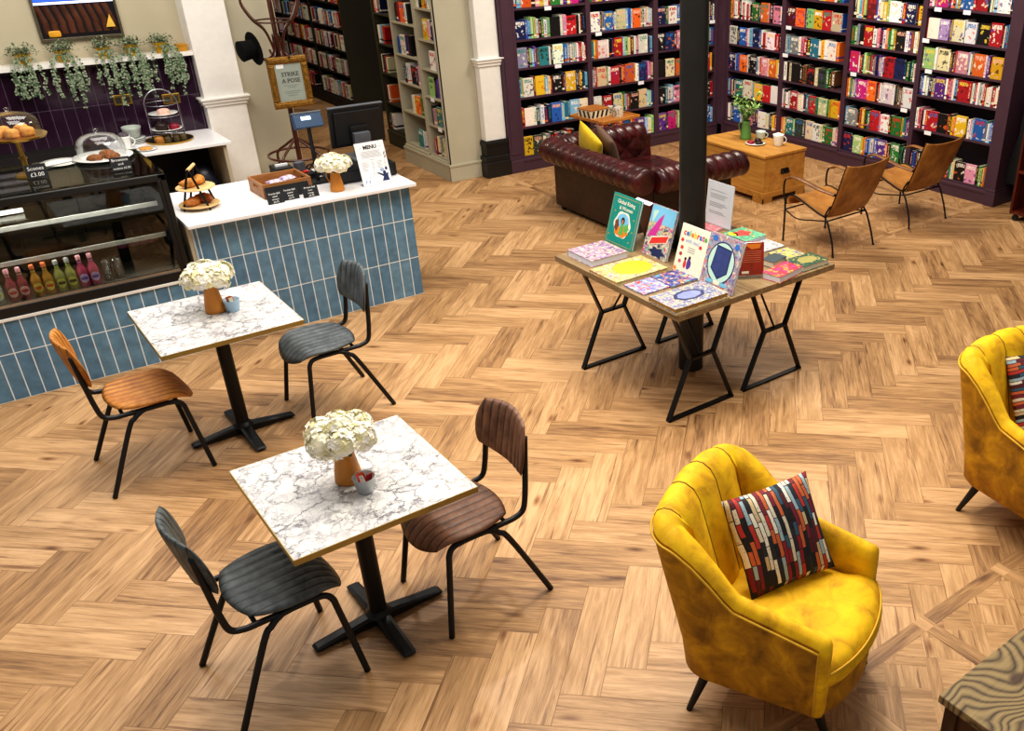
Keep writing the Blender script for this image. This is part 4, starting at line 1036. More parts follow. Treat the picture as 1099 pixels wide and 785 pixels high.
# ------------------------------------------------------------------ cafe tables and chairs
M_marble = marble('white_marble_top')
M_edge = mat('brass_edge', '#a59055', .4, .6, var=.1)
def cafe_table(x, y, label):
    t = thing('cafe_table', label, 'table', (x, y, 0))
    MB().box(-.365,.365,-.37,.37,.732,.757).build('tabletop', M_marble, t)
    B = MB(); B.box(-.368,.368,-.373,-.370,.731,.7565).box(-.368,.368,.370,.373,.731,.7565).box(-.368,-.365,-.37,.37,.731,.7565).box(.365,.368,-.37,.37,.731,.7565); B.build('edge_band', M_edge, t)
    MB().cyl((0,0,.06),(0,0,.72),.038,n=26).lathe([(0,.705),(.11,.715),(.11,.731),(0,.731)],26).lathe([(.038,.075),(.055,.06),(.06,.05)],26).build('pedestal', M_iron, t, smooth='auto')
    for k in range(4):
        a = k*pi/2+.02; B = MB(); c, s_ = cos(a), sin(a)
        prof = [(.0,.062,.034),(.09,.052,.032),(.2,.036,.030),(.285,.026,.029),(.297,.018,.026)]
        vs = []
        for r, z, hw in prof:
            for sg, zz, kk in ((-1,.012,1),(1,.012,1),(1,z*.86,1),(.55,z,1),(-.55,z,1),(-1,z*.86,1)):
                vs.append((r*c-sg*hw*s_, r*s_+sg*hw*c, zz))
        fs = []
        for i in range(len(prof)-1):
            for j in range(6): fs.append((i*6+j,i*6+(j+1)%6,(i+1)*6+(j+1)%6,(i+1)*6+j))
        fs.append(tuple(range(5,-1,-1))); fs.append(tuple(range((len(prof)-1)*6,len(prof)*6)))
        B.add(vs, fs); B.cyl((.27*c,.27*s_,0),(.27*c,.27*s_,.013),.018,n=12)
        B.build('base_foot', M_iron, t, bevel=.003)
    return t
T1, T0 = (.965,3.225), (1.02,5.285)
cafe_table(*T1, 'square marble-topped cafe table nearest the camera')
cafe_table(*T0, 'square marble-topped cafe table beside the display fridge')

def cafe_chair(x, y, rz, lo, hi, key, label):
    t = thing('cafe_chair', label, 'chair', (x, y, 0), rz)       # front is -Y
    ms = ribtone('seat_'+key, lo, hi, 9, 0, .55, .445); mb = ribtone('back_'+key, lo, hi, 9, 0, .55, .415)
    W = .40
    def fs(px, py, pz):
        v = py/.40
        wid = 1-.10*max(0, v+.1)
        z = .452+pz
        z += .012*(abs(px)/.2)**2
        if py < -.08: z -= .055*((-.08-py)/.12)**2
        if py > .1: z += .012*((py-.1)/.1)**2
        return (px*wid*1.04, py-.06, z-.006)
    MB().pad(.43,.42,.046,64,6,.68,m=22,f=fs,ribs=9,ribamp=.010,Tb=.022).build('seat', ms, t, smooth=True, weld=True)
    def fb(px, py, pz):
        # px lateral, py height, pz thickness
        yy = .205+.05*((py+.12)/.24)+.055*(1-(px/.21)**2)-.03
        return (px*(1-.06*(py/.12)), yy-pz*1.0, .738+py)
    MB().pad(.415,.26,.034,60,5,.55,m=18,f=fb,ribs=9,ribamp=.008,Tb=.024).build('backrest', mb, t, smooth=True, weld=True)
    for s in (-1, 1):
        P = smooth_path([(s*.242,-.245,.004),(s*.205,-.195,.34),(s*.199,-.185,.395),(s*.192,-.16,.422),(s*.188,-.11,.428)], 6)
        MB().tube(P, .0132, 10).build('leg', M_ironblue, t, smooth=True)
        P = smooth_path([(s*.242,.262,.004),(s*.208,.10,.345),(s*.20,.055,.40),(s*.192,.01,.426),(s*.188,-.03,.428)], 6)
        MB().tube(P, .0132, 10).build('leg', M_ironblue, t, smooth=True)
        P = smooth_path([(s*.188,-.12,.428),(s*.186,.08,.428),(s*.184,.145,.430),(s*.18,.19,.450),(s*.177,.208,.52),(s*.172,.222,.64),(s*.165,.238,.80)], 6)
        MB().tube(P, .0132, 10).build('side_rail', M_ironblue, t, smooth=True)
    B = MB().tube([(-.187,-.10,.424),(.187,-.10,.424)], .009, 8).tube([(-.187,.10,.424),(.187,.10,.424)], .009, 8); B.build('cross_bar', M_ironblue, t, smooth=True)
    return t
cafe_chair(1.405,3.165,radians(-90),'#573a2b','#8a634c','brown','brown ribbed leather cafe chair at the nearest marble table')
cafe_chair(.545,3.205,radians(92),'#30373a','#626a6b','charcoal','charcoal green ribbed cafe chair, nearest the camera at left')
cafe_chair(.525,5.25,radians(90),'#a5631f','#d09040','tan','tan ribbed leather cafe chair beside the display fridge')
cafe_chair(1.595,5.275,radians(-90),'#3c4347','#666e72','grey','grey ribbed cafe chair before the blue tiled counter')
flower_jug(.955,3.225,.7575,pi*.35,'mustard jug of cream hydrangeas on the nearest cafe table',11,1.0)
flower_jug(1.045,5.345,.7575,pi*.25,'mustard jug of cream hydrangeas on the cafe table by the fridge',8,1.0)
def sachet_cup(x, y, z, label, metal, cols):
    m = mat('galvanised_cup','#b4b8ba',.35,.5,var=.12) if metal else mat('pale_blue_cup','#a9c8de',.35,var=.05)
    B = MB().lathe([(0,0),(.030,0),(.032,.003),(.043,.066),(.045,.070),(.041,.068),(.029,.006),(0,.005)], 28)
    o = B.build('sachet_cup', m, smooth=True, loc=(x,y,z)); tag(o, label, 'cup')
    r2 = random.Random(int(x*100)); where = 'nearest cafe table' if metal else 'cafe table by the fridge'
    for i, (cn, ch) in enumerate(cols):
        a = i*2*pi/len(cols)+.4
        B = MB().cbox((0,0,.028), (.030,.003,.056))
        s = B.build('sugar_sachet', mat('sachet_'+cn, ch, .5, var=.08), loc=(x+.012*cos(a), y+.012*sin(a), z+.024+.004*(i%3)), rot=(r2.uniform(-.25,.25), r2.uniform(-.25,.25), a+1.2), bevel=.001)
        tag(s, '%s sugar sachet standing in the cup on the %s' % (cn.replace('_',' '), where), 'sachet')
sachet_cup(.975,3.105,.7575,'small galvanised cup of sugar sachets on the nearest cafe table',True,[('red','#c5251d'),('orange','#e0702a'),('scarlet','#d83a20'),('white','#eceae4'),('deep_red','#a01d18')])
sachet_cup(1.125,5.29,.7575,'small pale blue cup of sugar sachets on the table by the fridge',False,[('red','#c5251d'),('orange','#e0802a'),('dark_blue','#1d2a48'),('cream','#e6dcc0')])

# ------------------------------------------------------------------ display table with trestles
M_rustic = wood('rustic_table_top', '#6f5a3f', '#a58c66', 1, 1.1, .6)
t = thing('display_table', 'rustic wooden display table on black trestles around the iron column', 'table', (3.67,4.265,0))
# two boards with half-round cut-outs hug the column
ccx, ccy, cr = 3.645-3.67, 4.25-4.265, .095
for sg in (-1, 1):
    y1 = sg*.63
    ar = [(ccx+cr*cos(a), ccy+cr*sin(a)) for a in [pi*i/14 for i in range(15)]]
    if sg < 0: ar = [(p[0], 2*ccy-p[1]) for p in ar]
    pts = [(.65,ccy),(.65,y1),(-.65,y1),(-.65,ccy)]+ar[::-1]
    if sg < 0: pts = pts[::-1]
    MB().prism(pts, .718, .757).build('tabletop_board', M_rustic, t, bevel=.003)
for lx, ly in ((3.315,4.675),(3.315,3.765),(3.935,3.765),(3.955,4.68)):
    cx, cy = lx-3.67, ly-4.265
    B = MB(); fw, ft = .032, .012
    zc = .375
    def bb(a, b): B.bar(a, b, ft, fw) if False else B.bar(a, b, fw, ft, up=(0,1,0))
    B.bar((cx-.265,cy,.008),(cx+.265,cy,.008),.034,.014,up=(0,0,1))
    for sx in (-1, 1):
        B.bar((cx+sx*.26,cy,.004),(cx+sx*.092,cy,zc),.014,.034,up=(0,1,0))
        B.bar((cx+sx*.092,cy,zc),(cx+sx*.235,cy,.716),.014,.034,up=(0,1,0))
    B.bar((cx-.095,cy,zc),(cx+.095,cy,zc),.034,.014,up=(0,0,1))
    B.bar((cx-.24,cy,.712),(cx+.24,cy,.712),.034,.010,up=(0,0,1))
    inn = -1 if cy > 0 else 1
    B.cyl((cx,cy,zc),(cx,cy+inn*.24,.715),.007,n=8)
    B.build('trestle_leg', M_iron, t)

# books on the display table
TZ = .7575
def lying_book(cx, cy, z, w, d, th, m, label, rz=-90, page=None, back=None, jit=0):
    """w across the cover, d up the cover; bottom of the cover towards the cafe side."""
    t = thing('display_book', label, 'book', (cx,cy,z), radians(rz+jit), 'books lying on the display table')
    bt = .0022
    MB().box(-w/2,w/2,-d/2,d/2,th-bt,th).box(-w/2,w/2,-d/2,d/2,0,bt).box(-w/2,-w/2+.003,-d/2,d/2,bt,th-bt).build('cover', m, t, bevel=.0008)
    MB().box(-w/2+.003,w/2-.004,-d/2+.004,d/2-.004,bt,th-bt).build('pages', page or M_pagew, t)
    return t
def face(t, pts, z, m, nm):
    B = MB(); B.add([(p[0],p[1],z+.0006) for p in pts], [tuple(range(len(pts)))]); return B.build(nm, m, t)
def ell(cx, cy, rx, ry, n=28, wob=0, k=9): return [(cx+rx*(1+wob*cos(k*a))*cos(a), cy+ry*(1+wob*cos(k*a))*sin(a)) for a in [2*pi*i/n for i in range(n)]]
M_yel = mat('print_yellow','#f2d21f',.4,var=.05); M_pinkp = mat('print_pink','#e0307c',.4,var=.05); M_navyp = mat('print_navy','#25305e',.4,var=.1); M_tealp = mat('teal_cloth_cover','#0f8f85',.5,var=.05); M_goldp = mat('print_gold','#c9a24a',.4,var=.05)
M_skyp = mat('print_sky','#7ec3e8',.4,var=.05); M_redp = mat('print_red','#d63a34',.4,var=.05); M_cream_p = mat('print_cream','#f2ead6',.45,var=.02); M_greenp = mat('print_green','#63b45a',.4,var=.05); M_orp = mat('print_orange','#e88a2c',.4,var=.05); M_blup = mat('print_blue','#3c78c8',.4,var=.05); M_mag = mat('print_magenta','#c8389c',.4,var=.05); M_mint = mat('print_mint','#bfe0d4',.4,var=.05)
lying_book(3.225,4.70,TZ,.275,.285,.042,cover_mat('cover_lilac','#cdb9d0',['#b78fb4','#e7c9b0','#8a6aa4','#f0d9c4','#d79a9a','#6d4a86'],scale=11),'thick lilac and peach picture book lying at the table corner',page=M_pagew)
t = lying_book(3.22,4.355,TZ,.285,.40,.022,cover_mat('cover_yellow','#ead9a2',['#e5a85a','#d98a78','#f1e2b4','#9fbf8a','#e3c34a','#c98ab0'],scale=10),'large yellow picture book with a bright yellow oval lying flat',page=mat('kraft_pages','#cdb98c',.8))
face(t, ell(.0,.03,.105,.125,40,.015,14), .0222, M_yel, 'printed_oval'); face(t, ell(.0,.03,.112,.133,40,.015,14), .0220, M_goldp, 'printed_oval_rim')
lying_book(3.15,4.085,TZ,.195,.20,.010,cover_mat('cover_comic_red','#b7b0d6',['#d8483c','#6f79c4','#e9b1a0','#57a5b0','#f0e4d0','#8a6fb2'],scale=11),'lilac and red comic book lying nearest the long table edge')
lying_book(3.355,4.075,TZ,.205,.205,.013,cover_mat('cover_comic_blue','#4e56a8',['#3c3f9a','#d98a4a','#5fb8b8','#7a62c0','#e6c8a0','#2c2f5c'],scale=11),'blue violet comic book lying behind the red comic')
lying_book(3.215,3.755,TZ,.235,.41,.012,mat('kraft_cover','#a98e58',.5),'plain tan book lying under the blue ornate one',page=M_page)
t = lying_book(3.21,3.765,TZ+.0125,.24,.40,.026,cover_mat('cover_ornate','#8f95b2',['#d9cfa2','#6b76a8','#c9b98a','#e7dcb8','#59649a','#c7a0a0'],scale=16),'blue and cream ornate book lying on top of the tan one',page=mat('gilt_pages','#b8904a',.5))
face(t, ell(0,0,.07,.11,8), .0262, M_navyp, 'printed_badge'); face(t, ell(0,.0,.05,.085,8), .0264, mat('print_slate','#7c86b4',.4,var=.1), 'printed_badge')
lying_book(4.315,4.60,TZ,.18,.20,.014,mat('cover_coral','#df6f78',.4,var=.1),'coral pink book lying at the far side of the column',jit=8) if False else lying_book(4.21,4.66,TZ,.17,.20,.014,cover_mat('cover_coral','#e07a84',['#e8909a','#d9606c','#f0b4b4','#e07a84'],scale=8),'coral pink book lying behind the white placard',jit=4)
t = lying_book(4.205,4.355,TZ,.225,.205,.032,cover_mat('cover_mint','#6cc29a',['#7fd0a6','#5cb78c','#e9cf5a','#6cc29a'],scale=5),'mint green book with red creature lying at far edge',jit=3)
face(t, ell(-.02,.0,.055,.06,24,.18,5), .0322, M_redp, 'printed_creature'); face(t, ell(-.05,-.06,.04,.03,16,.1,4), .0322, M_yel, 'printed_patch')
lying_book(4.205,4.15,TZ,.175,.19,.009,cover_mat('cover_colouring','#d9d9dc',['#f2f2f2','#b9b9bd','#e6d6d8','#9a9aa0','#ffffff'],scale=14),'white and grey colouring book lying on the far side')
lying_book(4.195,3.945,TZ,.16,.18,.012,cover_mat('cover_iris','#d9cf62',['#e6dc5a','#6a5aa8','#c9c4b0','#8f8ab8','#f0e890'],scale=12),'yellow and violet patterned book lying on the far side')
t = lying_book(4.17,3.74,TZ,.165,.23,.034,cover_mat('cover_forest','#2c5a44',['#2a5540','#345f48','#bfae6a','#234a38','#2c5a44','#2c5a44'],scale=15),'dark green decorated book lying at the far right corner',page=M_page)
face(t, ell(0,0,.05,.075,24), .0342, mat('print_olive','#9c9450',.4,var=.1), 'printed_wreath')
lying_book(3.915,3.705,TZ,.135,.245,.042,cover_mat('cover_crimson','#d8274e',['#d8274e','#e8a03a','#c83a9a','#f0b84a','#d8274e'],scale=11),'crimson and orange paperback lying at the front table edge',page=M_pagew,jit=10)
lying_book(4.02,3.885,TZ,.10,.15,.040,mat('cover_slate','#2c4048',.4,var=.15),'small dark slate book lying behind the crimson one',page=M_page,jit=10)

def standing_book(x, y, w, h, th, lean, m, label, rz=-90, z=TZ, pages=None, group=None, stand=True):
    t = thing('display_book', label, 'book', (x,y,z), radians(rz), group)
    bt = .0025
    R = Matrix.Rotation(-lean, 4, 'X')
    B = MB(); B.M = R; B.box(-w/2,w/2,0,bt,.002,h).box(-w/2,w/2,th-bt,th,.002,h).box(-w/2,-w/2+.003,bt,th-bt,.002,h); B.build('cover', m, t, bevel=.0008)
    B = MB(); B.M = R; B.box(-w/2+.003,w/2-.004,bt,th-bt,.006,h-.004); B.build('pages', pages or M_pagew, t)
    return t
def ink(t, pts, lean, m, nm, off=.0008):
    B = MB(); B.M = Matrix.Rotation(-lean, 4, 'X'); B.add([(p[0],-off,p[1]) for p in pts], [tuple(range(len(pts)))]); return B.build(nm, m, t)
def inktext(t, s, k, x, z, lean, m, off=.001, bold=0, rot=0):
    o = text('lettering', s, k, m, t, (0,0,0), (0,0,0), 'CENTER', .0003, bold)
    o.matrix_local = Matrix.Rotation(-lean,4,'X') @ Matrix.Translation((x,-off,z)) @ Matrix.Rotation(rot,4,'Y') @ Matrix.Rotation(pi/2,4,'X')
    return o
ln = .32
t = standing_book(3.44,4.775,.30,.335,.018,.30,M_tealp,'teal storybook standing propped up with a round picture')
ln = .30
for pts, m in (([(-.14,.012),(.14,.012),(.14,.015),(-.14,.015)],M_goldp),([(-.14,.32),(.14,.32),(.14,.323),(-.14,.323)],M_goldp),([(-.14,.012),(-.137,.012),(-.137,.323),(-.14,.323)],M_goldp),([(.137,.012),(.14,.012),(.14,.323),(.137,.323)],M_goldp)): ink(t, pts, ln, m, 'gilt_border')
ink(t, ell(0,.145,.088,.088,30,.06,6), ln, M_cream_p, 'printed_medallion'); ink(t, ell(0,.165,.065,.055,24), ln, M_skyp, 'printed_sky', .0011); ink(t, ell(0,.10,.072,.035,20,.12,5), ln, M_orp, 'printed_hills', .0012)
ink(t, ell(-.055,.135,.022,.04,14,.2,5), ln, mat('print_brown','#7a4a3a',.4), 'printed_tree', .0014); ink(t, ell(.05,.13,.024,.03,14,.2,5), ln, M_greenp, 'printed_tree', .0014)
ink(t, [(-.02,.08),(.025,.08),(.018,.15),(-.012,.15)], ln, M_greenp, 'printed_dress', .0016); ink(t, ell(.002,.172,.02,.024,14), ln, mat('print_darkhair','#33211c',.4), 'printed_hair', .0017); ink(t, ell(.002,.165,.011,.015,12), ln, mat('print_skin','#b98a62',.4), 'printed_face', .0019)
for x, z in ((-.10,.22),(.11,.2),(-.12,.06),(.1,.05),(.115,.12)): ink(t, ell(x,z,.007,.007,8,.4,4), ln, M_goldp, 'printed_star')
inktext(t, 'Global Rising', .036, 0, .288, ln, M_cream_p, bold=.0006); inktext(t, '& Women', .034, .01, .25, ln, M_cream_p, bold=.0006)
t = standing_book(3.49,4.455,.245,.33,.022,.33,cover_mat('cover_graffiti','#d8d2c4',['#e6dcc8','#d0569c','#7a78a8','#8fbf9a','#3f3a58','#e8c890'],scale=13),'pink and multicoloured illustrated book standing beside the teal one')
ln = .33
ink(t, [(-.12,.22),(.12,.22),(.12,.328),(-.12,.328)], ln, M_skyp, 'printed_sky'); ink(t, [(-.11,.12),(-.03,.14),(.0,.22),(.01,.29),(-.03,.25),(-.08,.17)], ln, M_mag, 'printed_swoosh', .0012); ink(t, [(-.09,.2),(-.05,.3),(-.1,.29)], ln, M_mint, 'printed_leaf', .0012)
ink(t, [(-.075,.075),(.085,.12),(.10,.165),(-.06,.12)], ln, M_redp, 'printed_banner', .0014); ink(t, [(-.085,.07),(.09,.117),(.108,.172),(-.067,.126)], ln, M_cream_p, 'printed_banner_rim', .0012); ink(t, ell(.02,.04,.07,.03,20,.25,6), ln, M_navyp, 'printed_shape', .0012)
inktext(t, 'BOOK', .03, .013, .122, ln, M_pinkp, .0017, .0006, rot=-.28) if False else None
t = standing_book(3.455,4.085,.26,.30,.014,.30,M_cream_p,'cream celebrate with me book standing against the column')
ln = .30
cx0 = -.105
for ch, m, wd in zip('celebrate', (M_redp,M_blup,M_greenp,M_orp,M_yel,M_redp,M_blup,M_pinkp,M_greenp), (.027,.027,.016,.027,.029,.021,.028,.018,.027)):
    inktext(t, ch, .052, cx0+wd/2, .25, ln, m, .001, .0016); cx0 += wd
inktext(t, 'with me!', .036, -.01, .205, ln, mat('print_pale_sky','#a9bfe0',.4), .001, .0006)
for i, (x, z, m) in enumerate(((-.10,.20,M_redp),(-.09,.155,M_redp),(-.09,.115,mat('print_berry','#b83a4a',.4)),(-.085,.07,mat('print_rose','#c8607a',.4)),(.07,.19,M_redp),(-.115,.02,M_orp))): ink(t, ell(x,z,.014,.012,14,.25,5), ln, m, 'printed_ornament')
ink(t, ell(.0,.07,.02,.034,14,.1,3), ln, mat('print_indigo','#5a3f9a',.4), 'printed_child'); ink(t, ell(-.035,.062,.013,.026,12), ln, M_redp, 'printed_child'); ink(t, ell(-.036,.095,.010,.010,10), ln, mat('print_darkhair2','#2c1c1a',.4), 'printed_head'); ink(t, ell(.0,.108,.011,.011,10), ln, bpy.data.materials['print_darkhair2'], 'printed_head')
for z in (.165,.152,.139): ink(t, [(-.035,z),(.03,z),(.03,z+.004),(-.035,z+.004)], ln, M_inkgrey, 'text_lines')
t = standing_book(3.43,3.795,.285,.325,.022,.31,cover_mat('cover_swirl','#b9b4cc',['#8a6a9a','#d58a8a','#e6d2c0','#6f86b8','#9fc0c0','#c9a08a'],scale=13),'ornate blue badge book standing at the front table corner')
ln = .31
ink(t, ell(0,.165,.115,.125,40), ln, M_navyp, 'printed_ring'); ink(t, ell(0,.165,.107,.117,40), ln, M_mint, 'printed_ring_fill', .0011)
ink(t, [(0,.065),(.07,.115),(.07,.255),(-.06,.262),(-.075,.12)], ln, M_navyp, 'printed_badge', .0014); ink(t, [(0,.075),(.062,.118),(.062,.247),(-.053,.253),(-.066,.124)], ln, mat('print_badge_blue','#39467e',.4,var=.15), 'printed_badge', .0016)
for i in range(3): ink(t, ell(-.06+.06*i,.045,.035,.012,16), ln, (M_skyp,M_cream_p,M_skyp)[i], 'printed_wave', .0013)
ink(t, ell(.05,.018,.06,.01,16), ln, M_redp, 'printed_ribbon', .0013); ink(t, ell(-.09,.295,.022,.018,16), ln, M_blup, 'printed_corner', .0013); ink(t, ell(.1,.285,.02,.018,16), ln, M_blup, 'printed_corner', .0013)
M_rust = mat('cover_rust','#9c3320',.45,var=.15)
t = standing_book(3.74,3.80,.155,.205,.034,.12,M_rust,'rust red hardback standing on a clear rest, back cover outwards',rz=-31,z=TZ+.012)
for i in range(6): ink(t, [(-.06,.085+.013*i),(.06,.085+.013*i),(.06,.088+.013*i),(-.06,.088+.013*i)], .12, mat('print_peach','#d98a62',.4), 'text_lines')
ink(t, [(-.06,.015),(-.015,.015),(-.015,.03),(-.06,.03)], .12, M_cream_p, 'printed_panel'); ink(t, [(.0,.165),(.05,.17),(.06,.198),(-.05,.198)], .12, M_orp, 'printed_flame')
B = MB().box(-.085,.085,-.02,.09,0,.004).box(-.085,.085,-.025,-.019,0,.03).bar((0,.085,.004),(0,.055,.12),.15,.003,up=(1,0,0))
tag(B.build('acrylic_book_rest', M_glass, loc=(3.74,3.80,TZ), rot=(0,0,radians(-31))), 'clear acrylic rest holding the rust red hardback', 'book rest')
standing_book(3.76,4.745,.185,.30,.045,.33,mat('cover_wine','#5c1522',.4),'wine red hardback propped behind the teal one, pages upward',rz=90,group=None)
standing_book(3.76,4.51,.175,.285,.05,.33,mat('cover_midnight','#131a30',.4),'midnight blue hardback propped behind the pink one, pages upward',rz=90)
t = thing('text_placard', 'white text placard standing upright behind the column', 'sign', (4.215,4.645,TZ+.0), radians(-90))
B = MB(); B.M = Matrix.Rotation(-.10,4,'X'); B.box(-.135,.135,0,.004,.016,.315); B.build('sheet', mat('placard_paper','#cfd3da',.5,var=.03), t)
MB().box(-.135,.135,-.02,.07,.015,.018).build('stand_foot', M_glass, t)
r2 = random.Random(2)
for i, z in enumerate((.25,.225,.213,.20,.165,.153,.141,.105,.093)): ink(t, [(-.10,z),(-.10+r2.uniform(.06,.19),z)][0:1]+[(.0+r2.uniform(.02,.09),z),(.0+r2.uniform(.02,.09),z+.004),(-.10,z+.004)], .10, M_inkgrey, 'text_lines')

# ------------------------------------------------------------------ chesterfield sofa
M_ox = leather('oxblood_leather', '#2a0d0e', '#4c1518', .30, 6, .05, .2)
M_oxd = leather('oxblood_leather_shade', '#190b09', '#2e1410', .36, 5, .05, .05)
so = thing('chesterfield_sofa', 'oxblood leather chesterfield sofa with buttoned rolls, behind the column', 'sofa', (0,0,0))
sx0, sx1, sy0, sy1 = 4.87, 5.98, 6.40, 7.80
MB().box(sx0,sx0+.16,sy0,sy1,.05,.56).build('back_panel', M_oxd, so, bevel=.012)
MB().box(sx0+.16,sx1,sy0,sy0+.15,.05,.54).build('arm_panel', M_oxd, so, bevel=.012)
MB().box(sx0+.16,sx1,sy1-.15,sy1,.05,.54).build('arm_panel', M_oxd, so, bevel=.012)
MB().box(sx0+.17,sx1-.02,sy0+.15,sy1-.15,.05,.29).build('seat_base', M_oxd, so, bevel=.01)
for a, b in ((sx0+.06,sy0+.06),(sx0+.06,sy1-.06),(sx1-.06,sy0+.06),(sx1-.06,sy1-.06)):
    MB().lathe([(0,0),(.02,0),(.034,.02),(.034,.045),(.02,.052),(0,.052)],16,(a,b,0)).build('bun_foot', M_blackpaint, so, smooth='auto')
def roll(p0, p1, r, pit=.118, n=26, e0=.0, e1=.0, out=1):
    p0 = Vector(p0); p1 = Vector(p1); L = (p1-p0).length; d = (p1-p0)/L; side = Vector((-d.y,d.x,0))*out
    nu = max(24, int(L/pit*8))
    def P(u, v):
        s = u*L; a = 2*pi*v
        ph = (s+.035*sin(a)*1.0)/pit
        gr = abs(sin(pi*ph))
        k = 1-.16*(1-gr**.62)*(1 if sin(a) > -.75 else .2)
        end = 1
        for q, e in ((s, e0), (L-s, e1)):
            if q < .035: end = min(end, sqrt(max(0,1-((.035-q)/.035)**2))*.28+.72)
        rr = r*k*end
        return p0+d*s+side*(rr*1.12*cos(a))+Vector((0,0,rr*sin(a)))
    B = MB(); B.grid(P, nu, n, wv=True)
    for pp in (p0, p1):
        i0 = len(B.v)
        B.add([P(0 if pp is p0 else 1, j/n) for j in range(n)], [tuple(range(n))])
    return B
ry0, ry1 = 6.32, 7.88
roll((4.885,ry0-.02,.585),(4.885,ry1+.02,.585),.122).build('back_roll', M_ox, so, smooth=True)
roll((4.98,ry0,.585),(6.03,ry0,.585),.122).build('arm_roll', M_ox, so, smooth=True)
roll((4.98,ry1,.585),(6.03,ry1,.585),.122).build('arm_roll', M_ox, so, smooth=True)
for yy in (ry0, ry1):
    B = MB(); B.M = Matrix.Translation((6.03,yy,.585)) @ Matrix.Rotation(pi/2,4,'Y'); B.lathe([(0,.012),(.07,.012),(.096,.004),(.098,-.01)],26); B.build('scroll_end', M_ox, so, smooth=True)
def tuft(fn, w, h, nu, nv):      # diamond buttoned panel
    def P(u, v):
        a = u*w/.14; b = v*h/.11
        q = abs(sin(pi*(a+b)/2)*sin(pi*(a-b)/2))
        return fn(u, v, .03*q**.5)
    B = MB(); B.grid(P, nu, nv); return B
tuft(lambda u, v, k: (sx0+.16+.05+k-.03*v, sy0+.13+u*(sy1-sy0-.26), .30+v*.32), 1.14, .32, 70, 22).build('inner_back', M_ox, so, smooth=True)
tuft(lambda u, v, k: (sx0+.2+u*.88, sy0+.15+.02+k*.8, .30+v*.32), .88, .32, 60, 22).build('inner_arm', M_ox, so, smooth=True)
tuft(lambda u, v, k: (sx0+.2+u*.88, sy1-.15-.02-k*.8, .30+v*.32), .88, .32, 60, 22).build('inner_arm', M_ox, so, smooth=True)
B = MB().pad(.80,1.12,.16,20,8,.06,f=lambda x,y,z:(5.62+x,7.10+y,.36+z),m=26); B.build('seat_cushion', M_ox, so, smooth=True)
B = MB()
for k in range(9): B.sphere((sx0+.235, sy0+.2+k*.125, .47), .011, 8, 5)
B.build('buttons', M_oxd, so, smooth=True)
def cushion(x, y, z, w, h, th, rot, ms, name, label, cat='cushion'):
    B = MB().pad(w,h,th,20,2.4,.0,pinch=.05)
    o = B.build(name, ms, smooth=True, weld=True); o.location = (x,y,z)
    a, b, c = rot          # lean back from flat, turn in its own plane, heading
    o.rotation_euler = (Matrix.Rotation(c,3,'Z') @ Matrix.Rotation(a,3,'X') @ Matrix.Rotation(b,3,'Z')).to_euler(); return tag(o, label, cat)
cushion(5.17,7.58,.63,.38,.38,.12,(radians(76),radians(28),radians(86)),mat('yellow_velvet_plain','#dcb914',.6,var=.1,sheen=.2),'scatter_cushion','bright yellow cushion propped against the sofa back')
cushion(5.37,7.56,.60,.36,.36,.12,(radians(68),radians(20),radians(74)),mat('taupe_fabric','#6b5447',.8,var=.15,scale=60),'scatter_cushion','taupe brown cushion propped beside the bright yellow one')

# tray table behind the sofa
M_tray = wood('honey_tray', '#9a5a22', '#c98a40', 0, 1.2)
t = thing('tray_table', 'honey wooden pedestal tray table behind the sofa arm', 'side table', (6.12,8.66,0), radians(6))
MB().box(-.27,.27,-.27,.27,.600,.618).box(-.28,.28,-.28,-.26,.60,.632).box(-.28,.28,.26,.28,.60,.632).box(-.28,-.26,-.26,.26,.60,.632).box(.26,.28,-.26,.26,.60,.632).build('tray_top', M_tray, t, bevel=.004)
MB().cyl((0,0,.05),(0,0,.60),.022,n=16).lathe([(0,0),(.17,0),(.16,.02),(.03,.05),(0,.05)],28).build('pedestal', M_tray, t, smooth='auto')
bx = thing('inlaid_box', 'long box with black and cream zigzag sides on the tray table', 'box', (6.04,8.72,.6185), radians(6))
MB().box(-.17,.10,-.11,.11,0,.085).build('box_body', mat('cream_inlay','#dccfb2',.5), bx, bevel=.002)
for sy in (-1, 1):
    for k in range(4):
        x0 = -.16+k*.065
        B = MB(); B.add([(x0,sy*.1108,.008),(x0+.03,sy*.1108,.008),(x0+.055,sy*.1108,.078),(x0+.025,sy*.1108,.078)],[(0,1,2,3)]); B.build('zigzag_inlay', M_blackpl, bx)
for k in range(3):
    y0 = -.10+k*.07
    B = MB(); B.add([(-.1708,y0,.008),(-.1708,y0+.03,.008),(-.1708,y0+.055,.078),(-.1708,y0+.025,.078)],[(0,1,2,3)]); B.build('zigzag_inlay', M_blackpl, bx)
MB().box(-.175,.105,-.115,.115,.085,.097).build('box_lid', M_tray, bx, bevel=.003)
for i, (x, y, s_) in enumerate(((6.20,8.52,.10),(6.27,8.60,.09),(6.22,8.70,.085))):
    tag(MB().box(-.045,.045,-.03,.03,0,s_).build('card_pack', cover_mat('card_print_%d' % i,'#e4dcc8',['#efe8d8','#c9b48a','#7a6a52','#ffffff'],scale=14), loc=(x,y,.6185), rot=(0,0,.4*i), bevel=.002), 'cream card pack standing on the tray table, %s from the sofa' % ORD[i], 'card pack')

